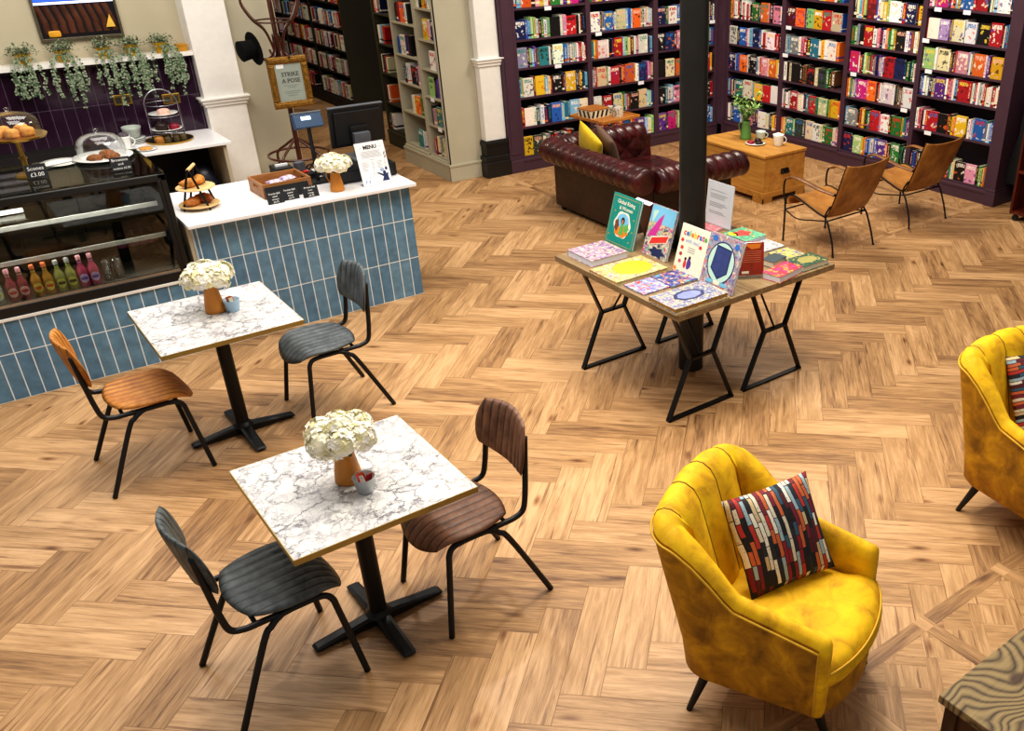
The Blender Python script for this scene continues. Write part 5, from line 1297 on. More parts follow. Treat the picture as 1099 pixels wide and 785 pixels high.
# ------------------------------------------------------------------ pine trunk and what stands on it
M_pine = wood('honey_pine', '#a8722f', '#d3a052', 1, .8, .4); M_pine2 = wood('honey_pine_end', '#9c682a', '#c9964a', 0, .8, .4)
t = thing('pine_trunk', 'honey pine blanket chest with black handle between sofa and bookcase', 'chest', (6.90,7.10,0))
a, b = .295, .51
MB().box(-a,a,-b,b,.075,.455).build('chest_body', M_pine, t, bevel=.004)
MB().box(-a-.012,a+.012,-b-.012,b+.012,.46,.49).build('lid', M_pine, t, bevel=.006)
B = MB()
for sy in (-1,1):
    yo = sy*(b+.012)
    for sx in (-1,1):
        B.prism([(sx*(a+.014),sy*(b-.0)),(sx*(a+.014),sy*(b+.014)),(sx*(a-.12),sy*(b+.014)),(sx*(a-.12),sy*b)][::(1 if sx*sy<0 else -1)],0,.0548)
        B.prism([(sx*a,sy*(b+.014)),(sx*(a+.014),sy*(b+.014)),(sx*(a+.014),sy*(b-.14)),(sx*a,sy*(b-.14))][::(1 if sx*sy>0 else -1)],0,.0548)
    B.box(-a-.014,a+.014,min(sy*b,sy*(b+.014)),max(sy*b,sy*(b+.014)),.055,.11)
B.box(-a-.014,-a,-b,b,.055,.11).box(a,a+.014,-b,b,.055,.11)
B.build('bracket_plinth', M_pine2, t, bevel=.002)
B = MB().box(-.055,.055,-b-.008,-b,.27,.325); B.tube(smooth_path([(-.045,-b-.01,.31),(-.04,-b-.03,.285),(.04,-b-.03,.285),(.045,-b-.01,.31)],5),.006,8); B.build('iron_handle', M_iron, t)
B = MB(); B.M = Matrix.Translation((-a-.001,.08,.40)) @ Matrix.Rotation(-pi/2,4,'Y'); B.lathe([(0,0),(.011,0),(.011,.003),(0,.003)],14); B.build('keyhole', M_iron, t)
TK = .4905
t = thing('green_jug', 'green enamel jug holding leafy stems on the pine chest', 'jug', (6.965,7.255,TK), pi*.75)
jug(t, 1.13, mat('green_enamel','#5f8f4a',.35,var=.08))
M_lf = mat('leaf_mid','#6f9a4c',.55,var=.3,scale=40); M_lf2 = mat('leaf_pale','#a9c77a',.55,var=.25,scale=40)
r2 = random.Random(21); B = MB(); C_ = MB()
for k in range(11):
    a0 = k*2.4; sp = r2.uniform(.08,.24); hh = r2.uniform(.30,.50)
    P = smooth_path([(0,0,.05),(.015*cos(a0),.015*sin(a0),.19),(sp*.5*cos(a0),sp*.5*sin(a0),.19+(hh-.19)*.6),(sp*cos(a0),sp*sin(a0),hh)],5)
    C_.tube(P,.0025,5)
    for p in P[6:]:
        for q in range(3):
            d = (r2.uniform(-1,1), r2.uniform(-1,1), r2.uniform(-.3,.8)); B.mi = r2.random() < .45
            leafquad(B, p, d, r2.uniform(.035,.06), .026)
C_.build('stems', M_stem, t); B.m = [int(x) for x in B.m]; B.build('leaves', [M_lf, M_lf2], t)
B = MB().lathe([(0,0),(.06,0),(.105,.012),(.108,.016),(.06,.007),(0,.006)],36); tag(B.build('cake_plate', M_ceramic, smooth=True, loc=(6.885,7.02,TK)), 'white plate of cakes on the pine chest', 'plate')
cake(6.85,7.055,TK+.0075,.04,.03,M_berry,'berry topped cake slice at the left of the chest plate',group='cakes on the chest plate')
cake(6.90,6.98,TK+.0075,.042,.03,M_choc,'dark chocolate cake at the front of the chest plate',group='cakes on the chest plate')
cake(6.935,7.035,TK+.0075,.036,.045,M_choc,'tall dark chocolate cake at the back of the chest plate',group='cakes on the chest plate')
mug(7.10,7.165,TK,1.05,'pale mint cup behind the cake plate on the chest',mat('mint_glaze','#cfe0d6',.25,var=.03),-.8,'mint_cup',.075,.052)
mug(7.03,6.83,TK,1.15,'white enamel mug at the near end of the chest',None,-.9,'white_mug',.10,.05)
B = MB().sphere((0,0,0),(.042,.042,.025),14,8); tag(B.build('milk_froth', M_white, smooth=True, loc=(7.03,6.83,TK+.108)), 'white froth heaped in the enamel mug', 'froth')

# ------------------------------------------------------------------ tan leather armchairs with iron frames
M_tan = leather('tan_leather', '#80501f', '#b5803f', .42, 6, .1); M_tan2 = leather('tan_leather_worn', '#8f5a26', '#c48c46', .42, 6, .1)
M_arm = leather('brown_arm_leather', '#5e3818', '#8f6030', .42, 6, .1)
def sling_chair(x, y, rz, label):
    t = thing('leather_armchair', label, 'armchair', (x,y,0), rz, None)     # front -Y
    prof = smooth_path([(-.305,.335),(-.31,.385),(-.27,.425),(-.18,.425),(-.02,.375),(.12,.335),(.185,.345),(.235,.43),(.29,.56),(.345,.70),(.385,.80)],5)
    n = len(prof)-1
    def P(u, v):
        p = prof[int(round(v*n))]; q = 2*u-1
        w = .245+.03*sst((v-.55)/.4)
        sag = .018*(1-q*q)
        zc = p[1] if hasattr(p,'y') is False else p[1]
        flare = .03*abs(q)**3*sst((v-.8)/.2)
        return (q*w, p[0]+sag*sst((v-.5)/.3), p[1]-sag*(1-sst((v-.5)/.3))+flare)
    k = int(n*.58)
    B = MB(); B.grid(lambda u, v: P(u, v*k/n), 14, k); o = B.build('seat', M_tan2, t, smooth=True); m_ = o.modifiers.new('thick','SOLIDIFY'); m_.thickness = .012
    B = MB(); B.grid(lambda u, v: P(u, k/n+v*(n-k)/n), 14, n-k); o = B.build('backrest', M_tan, t, smooth=True); m_ = o.modifiers.new('thick','SOLIDIFY'); m_.thickness = .012
    for s in (-1, 1):
        B = MB().tube([P((s*.985+1)/2, i/n) for i in range(n+1)], .008, 8); B.build('side_rod', M_iron, t, smooth=True)
        P1 = smooth_path([(s*.285,-.285,.004),(s*.282,-.285,.20),(s*.28,-.29,.36),(s*.28,-.315,.46),(s*.282,-.30,.565),(s*.285,-.22,.60)],6)
        B = MB().tube(P1, .0085, 8).sphere((s*.285,-.285,.008),(.013,.013,.008),8,5); B.build('leg', M_iron, t, smooth=True)
        P2 = smooth_path([(s*.272,.315,.004),(s*.262,.285,.12),(s*.258,.22,.27),(s*.255,.175,.34),(s*.26,.23,.44)],6)
        B = MB().tube(P2, .0085, 8).sphere((s*.272,.315,.008),(.013,.013,.008),8,5); B.build('leg', M_iron, t, smooth=True)
        B = MB().tube(smooth_path([(s*.255,.20,.30),(s*.25,.05,.27),(s*.262,-.15,.24),(s*.282,-.285,.30)],6), .006, 8); B.build('stretcher', M_iron, t, smooth=True)
        pa = smooth_path([(s*.285,-.27,.585),(s*.288,-.19,.612),(s*.288,-.05,.60),(s*.285,.12,.57),(s*.275,.285,.555)],6)
        B = MB(); B.grid(lambda u, v: (lambda p, q: (p.x+(.026+.006*sin(pi*u))*cos(q), p.y, p.z+.011*sin(q)))(pa[int(round(u*(len(pa)-1)))], 2*pi*v), len(pa)-1, 12, wv=True); B.build('armrest', M_arm, t, smooth=True)
        B = MB().tube([(p.x,p.y,p.z-.006) for p in pa], .007, 8); B.build('arm_rod', M_iron, t, smooth=True)
    B = MB().tube([(-.26,.20,.30),(.26,.20,.30)], .007, 8).tube([(-.28,-.285,.30),(.28,-.285,.30)], .007, 8); B.build('cross_rod', M_iron, t, smooth=True)
    return t
sling_chair(6.245,5.375,pi,'tan leather sling armchair on thin iron legs, nearer the display table')
sling_chair(7.405,5.43,pi-.04,'tan leather sling armchair on thin iron legs, nearer the wall bookcase')

# ------------------------------------------------------------------ mustard velvet armchairs
M_vel = velvet('mustard_velvet', '#c08e04', '#e6b404', '#f8cc12'); M_vels = velvet('mustard_velvet_shaded', '#845a04', '#b07c08', '#d6a010')  # sides get a darker copy of the same velvet, shade painted in
M_pipe = mat('mustard_piping', '#d6a92a', .6); M_legb = mat('black_wood_leg', '#17130f', .35)
def tub_chair(x, y, rz, label):
    t = thing('velvet_armchair', label, 'armchair', (x,y,0), rz)            # front -Y
    # plan path of the outer shell
    hw, yb, yf, r = .345, .285, -.275, .13
    pts = []
    for i in range(17): pts.append((-hw+.012*(1-i/16.0), yf+(yb-r-yf)*i/16))
    for i in range(1, 13):
        a = pi-pi/2*i/12; pts.append((-hw+r+r*cos(a), yb-r+r*sin(a)))
    for i in range(1, 17): pts.append((-hw+r+(2*hw-2*r)*i/16, yb+.012*sin(pi*i/16)))
    for i in range(1, 13):
        a = pi/2-pi/2*i/12; pts.append((hw-r+r*cos(a), yb-r+r*sin(a)))
    for i in range(1, 17): pts.append((hw-.012*(i/16.0), yb-r+(yf-yb+r)*i/16))
    N = len(pts)
    cum = [0]
    for i in range(1, N): cum.append(cum[-1]+sqrt((pts[i][0]-pts[i-1][0])**2+(pts[i][1]-pts[i-1][1])**2))
    back0 = cum[18]; back1 = cum[N-19]
    rows = []; OUT = []; 
    for i, (px, py) in enumerate(pts):
        a_ = pts[max(i-1,0)]; b_ = pts[min(i+1,N-1)]
        tx, ty = b_[0]-a_[0], b_[1]-a_[1]; l = sqrt(tx*tx+ty*ty); tx /= l; ty /= l
        nx, ny = ty, -tx                                  # inward normal (path runs left-front -> back -> right-front)
        wgt = sst((py-.045)/.13)                           # 0 on the arms, 1 on the back
        harm = .675-.115*(1-(py-yf)/(yb-yf))
        hback = .835+.045*(1-(px/hw)**2)
        h = harm+(hback-harm)*wgt
        th = .085+.04*wgt
        f = (cum[i]-back0)/(back1-back0)
        rib = 0
        if 0 < f < 1: rib = abs(sin(pi*5*f))**.55
        def rake(x_, y_, z_):
            k = max(0, z_-.30)
            return (x_*(1+.10*k*wgt*abs(x_)/hw), y_+.25*k*wgt, z_)
        lo = .185
        ring = []
        ins = .035*(1-wgt)
        ring.append((px+nx*.03, py+ny*.03, lo)); ring.append((px+nx*.006, py+ny*.006, lo+.03)); ring.append((px, py, .34)); ring.append((px, py, h-.06)); ring.append((px+nx*.006, py+ny*.006, h-.025))
        top = .012*rib*wgt
        for k, dz in ((.18,-.004),(.4,.010),(.62,.010),(.84,-.008)): ring.append((px+nx*th*k, py+ny*th*k, h+dz+top))
        e = th+.030*rib*wgt-.012*wgt
        ring.append((px+nx*e, py+ny*e, h-.045)); ring.append((px+nx*(e+.012*wgt), py+ny*(e+.012*wgt), .58 if wgt > .5 else .5)); ring.append((px+nx*(e+.02*wgt), py+ny*(e+.02*wgt), .33))
        rows.append([rake(*q) for q in ring]); OUT.append(rake(px-nx*.003, py-ny*.003, h-.035))
    m = len(rows[0])
    # outer skin (side panels) and inner upholstery as two parts meeting at the piping
    B = MB(); vs = [p for row in rows for p in row[:5]]; fs = []
    for i in range(N-1):
        for j in range(4): fs.append((i*5+j, (i+1)*5+j, (i+1)*5+j+1, i*5+j+1))
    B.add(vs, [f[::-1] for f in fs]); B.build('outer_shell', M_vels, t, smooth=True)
    B = MB(); w_ = m-4; vs = [p for row in rows for p in row[4:]]; fs = []
    for i in range(N-1):
        for j in range(w_-1): fs.append((i*w_+j, (i+1)*w_+j, (i+1)*w_+j+1, i*w_+j+1))
    B.add(vs, [f[::-1] for f in fs]); B.build('inner_upholstery', M_vel, t, smooth=True)
    # rounded arm fronts
    for row, s in ((rows[0], -1), (rows[-1], 1)):
        B = MB(); c = [sum(p[k] for p in row)/m for k in range(3)]
        lay = []
        for q, (sc_, dy) in enumerate(((1,0),(.97,-.012),(.86,-.026),(.6,-.034),(.25,-.037))):
            lay.append([(c[0]+(p[0]-c[0])*sc_, p[1]+dy, c[2]+(p[2]-c[2])*(1-(1-sc_)*.35)) for p in row])
        vs = [p for L in lay for p in L]; fs = []
        for q in range(4):
            for j in range(m): fs.append((q*m+j, q*m+(j+1)%m, (q+1)*m+(j+1)%m, (q+1)*m+j))
        fs.append(tuple(4*m+j for j in range(m)))
        B.add(vs, fs); B.build('arm_front', M_vel, t, smooth=True)
    MB().tube([rows[0][1], rows[0][2], rows[0][3]]+OUT+[rows[-1][3], rows[-1][2], rows[-1][1]], .0048, 6).build('piping', M_pipe, t, smooth=True)
    # channel seams on the back
    B = MB()
    for f in (.2,.4,.6,.8):
        tgt = back0+f*(back1-back0); i = min(range(N), key=lambda k: abs(cum[k]-tgt))
        B.tube([rows[i][k] for k in (4,5,6,7,8,9,10,11)], .0035, 5)
    B.build('channel_seam', mat('seam_shadow','#7a5608',.8), t, smooth=True)
    # seat with bow front
    def outline(k=1.0, n=22):
        P = [(-.275*k,.26),(-.275*k,-.20)]
        for i in range(n+1):
            a = pi+pi*i/n; P.append((.275*k*cos(a)*-1*-1, -.20+.235*k*sin(a)))
        P += [(.275*k,.26)]
        return P
    def seat(px, py, pz):
        # px,py in a unit square mapped onto the bow-front plan
        u = px/.5; v = py/.5
        yy = .215-(1-v)/2*(.215+.235+.165*sqrt(max(0,1-(u*.93)**2)))
        return (u*(.262+.05*sst((-.2-yy)/.08)), yy, .375+pz+.02*(1-u*u)*(1-v*v))
    MB().pad(1,1,.15,26,8,.0,f=seat,Tb=.16).build('seat_cushion', M_vel, t, smooth=True, weld=True)
    B = MB(); pp = []
    for i in range(41):
        u = (-1+2*i/40)*.955; q = seat(.5*u,-.5*.965,0); pp.append((q[0],q[1]-.001,.375+.075*sqrt((1-.965**8)*(1-abs(u)**8))+.02*(1-u*u)*(1-.965**2)+.001))
    B.tube(pp, .0048, 6).build('seat_piping', M_pipe, t, smooth=True)
    B = MB(); fo = [(-.25,.21)]+[(seat(.5*u*.97,-.5,0)[0], seat(.5*u*.97,-.5,0)[1]+.03) for u in [-1+2*i/24 for i in range(25)]]+[(.25,.21)]
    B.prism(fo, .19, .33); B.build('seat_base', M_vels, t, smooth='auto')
    for sx in (-1,1):
        for sy in (-1,1):
            B = MB().cyl((sx*.235,.17 if sy>0 else -.25,.20),(sx*(.32 if sy>0 else .24),.225 if sy>0 else -.325,.0),.024,.012,n=14); B.build('leg', M_legb, t, smooth='auto')
    return t
A1 = (2.083,1.893,radians(24)); A2 = (3.93,1.826,radians(-9))
tub_chair(*A1,'mustard velvet channel-back armchair beside the rustic bench')
tub_chair(*A2,'mustard velvet channel-back armchair cut by the right picture edge')
# printed cushions
def booky(name, rot):
    t = NT(name); v = t.tex()
    d = t.new('ShaderNodeTexNoise'); t.link(v, d.inputs['Vector']); d.inputs['Scale'].default_value = 5
    mm = t.new('ShaderNodeVectorMath', operation='MULTIPLY_ADD'); t.link(d.outputs[1], mm.inputs[0]); mm.inputs[1].default_value = (.03,.03,0); t.link(v, mm.inputs[2])
    mp = t.mapping(mm.outputs[0], (1,1,1), (0,0,rot))
    br = t.new('ShaderNodeTexBrick', offset=.37, offset_frequency=2, squash=.6, squash_frequency=3); t.link(mp, br.inputs['Vector'])
    br.inputs['Color1'].default_value = (0,0,0,1); br.inputs['Color2'].default_value = (1,1,1,1); br.inputs['Mortar'].default_value = (.5,.5,.5,1)
    br.inputs['Scale'].default_value = 1; br.inputs['Brick Width'].default_value = .095; br.inputs['Row Height'].default_value = .0172; br.inputs['Mortar Size'].default_value = .0016; br.inputs['Mortar Smooth'].default_value = 0
    cols = ['#1d1b20','#8f1d2c','#d8cdb6','#3a5a70','#5d1a26','#cbb48c','#1d1b20','#b8382e','#9db2bc','#e6e0d2','#2a2a34','#7a2032','#c8683a','#d9d2c0']
    c = t.ramp(br.outputs[0], [(i/len(cols), lin(h)) for i, h in enumerate(cols)], 'CONSTANT')
    tx = t.noise(t.mapping(v, (1,1,1), (0,0,rot)), 120, 2)
    c = t.mix(t.ramp(tx, [(.60,(0,)*3),(.66,(.45,)*3)]), c, (.05,.04,.05,1))
    t.link(t.mix(br.outputs[1], c, (.012,.011,.014,1)), t.b.inputs['Base Color']); t.set(Roughness=.8); return t.m
def rotl(x, y, rz): return (x*cos(rz)-y*sin(rz), x*sin(rz)+y*cos(rz))
cushion(2.16,1.975,.635,.39,.40,.13,(radians(57),radians(4),radians(-14)),booky('book_print_upright',pi/2),'printed_cushion','book-spine print cushion on the armchair beside the rustic bench')
cushion(4.03,1.985,.63,.39,.40,.13,(radians(60),radians(-4),radians(-12)),booky('book_print_sideways',0),'printed_cushion','book-spine print cushion on the armchair at the right edge')

# ------------------------------------------------------------------ bench corner, trolley, coat
t_ = NT('weathered_plank'); v = t_.tex(); 
nd = t_.new('ShaderNodeTexNoise'); t_.link(t_.mapping(v,(2.2,3.2,1)), nd.inputs['Vector']); nd.inputs['Scale'].default_value = 1.6; nd.inputs['Detail'].default_value = 1
# rings bend around a knot
kn = t_.new('ShaderNodeVectorMath', operation='DISTANCE'); t_.link(t_.mapping(v,(1,1.7,0)), kn.inputs[0]); kn.inputs[1].default_value = (2.40,1.04*1.7,0)
kf = t_.ramp(kn.outputs['Value'], [(.0,(1,1,1,1)),(.25,(0,0,0,1))])
sx_ = t_.new('ShaderNodeSeparateXYZ'); t_.link(v, sx_.inputs[0])
ph = t_.math('ADD', t_.math('MULTIPLY', sx_.outputs[1], 9.0), t_.math('MULTIPLY', nd.outputs[0], 2.6))
ph = t_.math('ADD', ph, t_.math('MULTIPLY', kf, 1.5))
rg = t_.math('ABSOLUTE', t_.math('SINE', t_.math('MULTIPLY', ph, 13)))
fine = t_.noise(t_.mapping(v,(5,90,1)),1.5,4,.6)
f_ = t_.math('ADD', t_.math('MULTIPLY', rg, .6), t_.math('MULTIPLY', fine, .4))
cc = t_.ramp(f_, [(.16,lin('#35291d')),(.38,lin('#67543a')),(.85,lin('#9a845a'))])
cc = t_.mix(t_.ramp(kn.outputs['Value'],[(.025,(1,1,1,1)),(.05,(0,0,0,1))]), cc, lin('#4f3a2a'))
t_.link(cc, t_.b.inputs['Base Color']); t_.set(Roughness=.6); t_.bump(f_,.35,.004); M_weather = t_.m
bn = thing('rustic_bench', 'weathered plank bench with dark brown base in the bottom right corner', 'bench', (0,0,0))
MB().box(2.13,3.4,.86,1.168,.415,.45).build('bench_plank', M_weather, bn, bevel=.004)
MB().box(2.13,3.4,.54,.855,.415,.45).build('bench_plank', M_weather, bn, bevel=.004)
M_dkw = wood('dark_stained_wood', '#2e170c', '#55301a', 2, .8, .45)
MB().box(2.165,3.36,.58,1.135,.05,.415).build('bench_box', M_dkw, bn, bevel=.004)
MB().box(2.15,2.20,1.10,1.15,0,.415).build('bench_leg', M_dkw, bn, bevel=.004)
MB().box(2.15,2.20,.56,.62,0,.415).build('bench_leg', M_dkw, bn, bevel=.004)
M_mah = wood('mahogany', '#3f160e', '#6e2a18', 2, .8, .35)
t = thing('book_trolley', 'reddish mahogany trolley on castors at the right picture edge', 'trolley', (0,0,0))
tx0, tx1, ty0, ty1 = 8.10, 8.48, 3.9, 4.69
MB().box(tx0,tx1,ty1-.025,ty1,.07,.92).build('side_panel', M_mah, t, bevel=.003)
MB().box(tx0,tx1,ty0,ty0+.025,.07,.92).build('side_panel', M_mah, t, bevel=.003)
for z in (.085,.48,.90): MB().box(tx0,tx1,ty0+.025,ty1-.025,z-.012,z+.012).build('shelf', M_mah, t)
MB().box(tx1-.012,tx1,ty0+.025,ty1-.025,.1,.9).build('back_panel', M_mah, t)
for cx, cy in ((tx0+.04,ty1-.05),(tx1-.04,ty1-.05),(tx0+.04,ty0+.05),(tx1-.04,ty0+.05)):
    MB().cyl((cx-.012,cy,.03),(cx+.012,cy,.03),.03,n=16).box(cx-.016,cx+.016,cy-.012,cy+.012,.03,.072).build('castor', M_blackpl, t, smooth='auto')
M_coat = mat('black_cloth', '#0f1110', .9, var=.25, scale=8, bump=.4)
B = MB()
def coat(u, v):
    a = 2*pi*u
    z = 1.25-v*1.02
    w = (.05+.10*sst(v*3.5)+.05*v)*(1+.16*sin(5*a+v*4)+.08*sin(9*a-v*6))
    return (8.56+.55*w*cos(a), 4.82+w*sin(a)*1.0, z)
B.grid(coat, 40, 24, wu=True, flip=True)
tag(B.build('black_coat', M_coat, smooth=True), 'black coat hanging beside the wall bookcase and trolley', 'coat')
hk = MB().cyl((8.72,4.82,1.30),(8.54,4.82,1.30),.012,n=10).sphere((8.54,4.82,1.31),.022,10,6)
tag(hk.build('coat_hook', M_iron, smooth='auto'), 'black coat hook on the dark wall above the coat', 'hook')

# ------------------------------------------------------------------ lights, world, camera
def area(name, loc, size, power, col=(1,.93,.82), rot=(0,0,0), sy=None):
    l = bpy.data.lights.new(name, 'AREA'); l.energy = power; l.color = col; l.size = size
    if sy: l.shape = 'RECTANGLE'; l.size_y = sy
    o = bpy.data.objects.new(name, l); COL.objects.link(o); o.location = loc; o.rotation_euler = rot; return o
def spot(name, loc, tgt, power, angle=70, blend=.6, rad=.12, col=(1,.92,.80)):
    l = bpy.data.lights.new(name, 'SPOT'); l.energy = power; l.color = col; l.spot_size = radians(angle); l.spot_blend = blend; l.shadow_soft_size = rad
    o = bpy.data.objects.new(name, l); COL.objects.link(o); o.location = loc
    o.rotation_euler = (Vector(tgt)-Vector(loc)).to_track_quat('-Z','Y').to_euler(); return o
W = bpy.data.worlds.new('World'); SC.world = W; W.use_nodes = True
W.node_tree.nodes['Background'].inputs[0].default_value = (1,.96,.90,1); W.node_tree.nodes['Background'].inputs[1].default_value = .30
area('ceiling_light_cafe', (1.0,5.0,5.0), 2.6, 108, (1,.93,.88))
area('ceiling_light_middle', (3.6,3.6,5.0), 2.6, 190, (1,.91,.77))
area('ceiling_light_reading', (6.6,7.0,4.2), 1.8, 95, (1,.90,.76))
area('ceiling_light_counter', (1.2,7.9,3.6), 1.6, 42, (1,.95,.88))
area('fridge_fill', (.2,6.66,1.195), 1.7, 10, (1,.95,.88), sy=.04)  # added fill light that lifts the dark fridge interior
spot('spot_cafe', (2.6,6.2,4.6), (.9,3.6,0), 140, 70, .7, .10, (1,.92,.85))
spot('spot_armchair', (4.6,4.4,4.8), (2.4,1.8,.3), 230, 60, .7, .12, (1,.92,.78))
spot('spot_display', (2.2,2.6,4.8), (3.8,4.2,.6), 105, 55, .7, .10, (1,.93,.80))
spot('spot_bookcase_back', (6.2,6.9,3.9), (6.6,9.3,1.0), 74, 95, .8, .15, (1,.93,.84))
spot('spot_bookcase_right', (6.2,6.6,3.9), (8.4,6.8,1.0), 90, 100, .8, .15, (1,.93,.84))
spot('spot_passage', (3.7,11.5,3.1), (4.6,10.6,.6), 65, 120, .8, .15, (1,.80,.55))
spot('spot_passage_far', (3.9,13.8,3.1), (5.1,14.6,.8), 55, 110, .8, .15, (1,.85,.65))
spot('spot_trolley', (7.4,4.0,3.6), (8.2,4.6,.3), 25, 80, .8, .15)

cam = bpy.data.cameras.new('camera'); co_ = bpy.data.objects.new('camera', cam); COL.objects.link(co_)
co_.location = (0,0,2.85); co_.rotation_euler = (radians(90-28.935), 0, radians(-39.304))
cam.sensor_fit = 'HORIZONTAL'; cam.sensor_width = 36; cam.lens = 989/1099*36
cam.shift_x = -(721-549.5)/1099; cam.shift_y = (427-392.5)/1099; cam.clip_start = .05
SC.camera = co_
SC.view_settings.view_transform = 'Standard'; SC.view_settings.look = 'Medium High Contrast'
SC.view_settings.exposure = 0.16; SC.view_settings.gamma = 1.0
SC.cycles.max_bounces = 6; SC.cycles.transparent_max_bounces = 12; SC.cycles.use_denoising = True

# ------------------------------------------------------------------ build the shelf books
def book_material(name, attr):
    t = NT(name)
    if attr:
        a = t.new('ShaderNodeAttribute', attribute_name='col'); col = a.outputs['Color']
        b = t.new('ShaderNodeAttribute', attribute_name='loc'); loc = b.outputs['Vector']
        c = t.new('ShaderNodeAttribute', attribute_name='rnd'); rn = c.outputs['Fac']
    else:
        oi = t.new('ShaderNodeObjectInfo'); col = oi.outputs['Color']; rn = oi.outputs['Random']
        b = t.new('ShaderNodeAttribute', attribute_name='loc'); loc = b.outputs['Vector']
    sx = t.new('ShaderNodeSeparateXYZ'); t.link(loc, sx.inputs[0])      # x across the visible face, y height, z 1=spine 2=cover
    u, v, k = sx.outputs
    sec = t.ramp(t.math('FRACT', t.math('MULTIPLY', rn, 7.31)), [(0,lin('#efe9dc')),(.22,lin('#17181c')),(.38,lin('#e7c94a')),(.5,lin('#c2342e')),(.62,lin('#2f6fb0')),(.72,lin('#e8b4a0')),(.82,lin('#2f8a78')),(.9,lin('#f4f1ea'))], 'CONSTANT')
    ter = t.ramp(t.math('FRACT', t.math('MULTIPLY', rn, 13.7)), [(0,lin('#1c1d22')),(.3,lin('#e9dcc0')),(.5,lin('#d9662e')),(.65,lin('#6a3f94')),(.8,lin('#efe9dc'))], 'CONSTANT')
    cm = t.new('ShaderNodeCombineXYZ'); t.link(u, cm.inputs[0]); t.link(v, cm.inputs[1]); t.link(t.math('MULTIPLY', rn, 91), cm.inputs[2])
    # spine: title lettering running down the middle, band near the foot
    nz = t.noise(t.mapping(cm.outputs[0], (3,26,1)), 1, 1)
    mid = t.math('LESS_THAN', t.math('ABSOLUTE', u), .24)
    rng = t.math('LESS_THAN', t.math('ABSOLUTE', t.math('SUBTRACT', v, .06)), .33)
    txt = t.math('MULTIPLY', t.math('MULTIPLY', mid, rng), t.math('GREATER_THAN', nz, .5))
    band = t.math('LESS_THAN', t.math('ABSOLUTE', t.math('ADD', v, t.math('ADD', .30, t.math('MULTIPLY', rn, .1)))), t.math('MULTIPLY', t.math('FRACT', t.math('MULTIPLY', rn, 31.7)), .07))
    sp = t.mix(txt, t.mix(band, col, ter), sec)
    # cover: shapes in the middle, title lines at the head
    vo = t.new('ShaderNodeTexVoronoi'); n2 = t.new('ShaderNodeTexNoise'); m2 = t.mapping(cm.outputs[0], (2.2,3.2,1)); t.link(m2, n2.inputs['Vector']); n2.inputs['Scale'].default_value = 1.5
    md = t.new('ShaderNodeVectorMath', operation='MULTIPLY_ADD'); t.link(n2.outputs[1], md.inputs[0]); md.inputs[1].default_value = (1.2,)*3; t.link(m2, md.inputs[2])
    t.link(md.outputs[0], vo.inputs['Vector']); vo.inputs['Scale'].default_value = 1.3
    s3 = t.new('ShaderNodeSeparateXYZ'); t.link(vo.outputs['Color'], s3.inputs[0])
    art = t.math('MULTIPLY', t.math('MULTIPLY', t.math('LESS_THAN', vo.outputs['Distance'], .36), .8), t.math('LESS_THAN', t.math('ABSOLUTE', t.math('ADD', v, .10)), .33))
    cv = t.mix(art, col, t.mix(t.math('GREATER_THAN', s3.outputs[0], .5), sec, ter))
    ttl = t.math('MULTIPLY', t.math('GREATER_THAN', t.noise(t.mapping(cm.outputs[0], (22,7,1)), 1, 1), .47), t.math('MULTIPLY', t.math('LESS_THAN', t.math('ABSOLUTE', t.math('SUBTRACT', v, .33)), .09), t.math('LESS_THAN', t.math('ABSOLUTE', u), .4)))
    cv = t.mix(ttl, cv, sec)
    fin = t.mix(t.math('GREATER_THAN', k, 1.5), sp, cv)
    t.link(fin, t.b.inputs['Base Color']); t.set(Roughness=.38); return t.m
M_bk = book_material('shelf_book_cover', False); M_bk2 = book_material('shelf_book_cover_packed', True)
def book_geo(b):
    """vertices (world offset from the base centre), faces, material index, per-face loc kind"""
    w, h, d = b['w'], b['h'], b['d']
    x0, x1 = -w/2, w/2; y0 = b['ins']; y1 = y0+(.022 if b['face'] else d)
    V = []; F = []; M = []; K = []
    def bx(xa,xb,ya,yb,za,zb_,mi,kind):
        o = len(V)
        V.extend([(xa,ya,za),(xb,ya,za),(xb,yb,za),(xa,yb,za),(xa,ya,zb_),(xb,ya,zb_),(xb,yb,zb_),(xa,yb,zb_)])
        for f in ((0,3,2,1),(4,5,6,7),(0,1,5,4),(1,2,6,5),(2,3,7,6),(3,0,4,7)):
            F.append(tuple(i+o for i in f)); M.append(mi); K.append(kind if f == (0,1,5,4) else 0)
    if b['face']:
        bx(x0,x1,y0,y0+.0025,0,h,0,2); bx(x0,x1,y1-.0025,y1,0,h,0,0); bx(x0,x0+.003,y0+.0025,y1-.0025,0,h,0,0); bx(x0+.003,x1-.003,y0+.0025,y1-.0025,.003,h-.003,1,0)
    else:
        e = .0022
        bx(x0,x1,y0,y0+.003,0,h,0,1); bx(x0,x0+e,y0+.003,y1,0,h,0,0); bx(x1-e,x1,y0+.003,y1,0,h,0,0); bx(x0+e,x1-e,y0+.003,y1-.004,.003,h-.003,1,0)
    return V, F, M, K, w, h
def to_world(b, p):
    a, n, c = b['along'], b['nrm'], b['c']
    return (c[0]+a[0]*p[0]-n[0]*p[1], c[1]+a[1]*p[0]-n[1]*p[1], c[2]+p[2])
# lettering becomes plain mesh
bpy.context.view_layer.update()
dg = bpy.context.evaluated_depsgraph_get()
for o in [o for o in SC.objects if o.type == 'FONT']:
    me = bpy.data.meshes.new_from_object(o.evaluated_get(dg)); me.name = 'lettering'
    n = bpy.data.objects.new('lettering', me); COL.objects.link(n)
    n.parent = o.parent; n.matrix_local = o.matrix_local.copy()
    bpy.data.objects.remove(o)
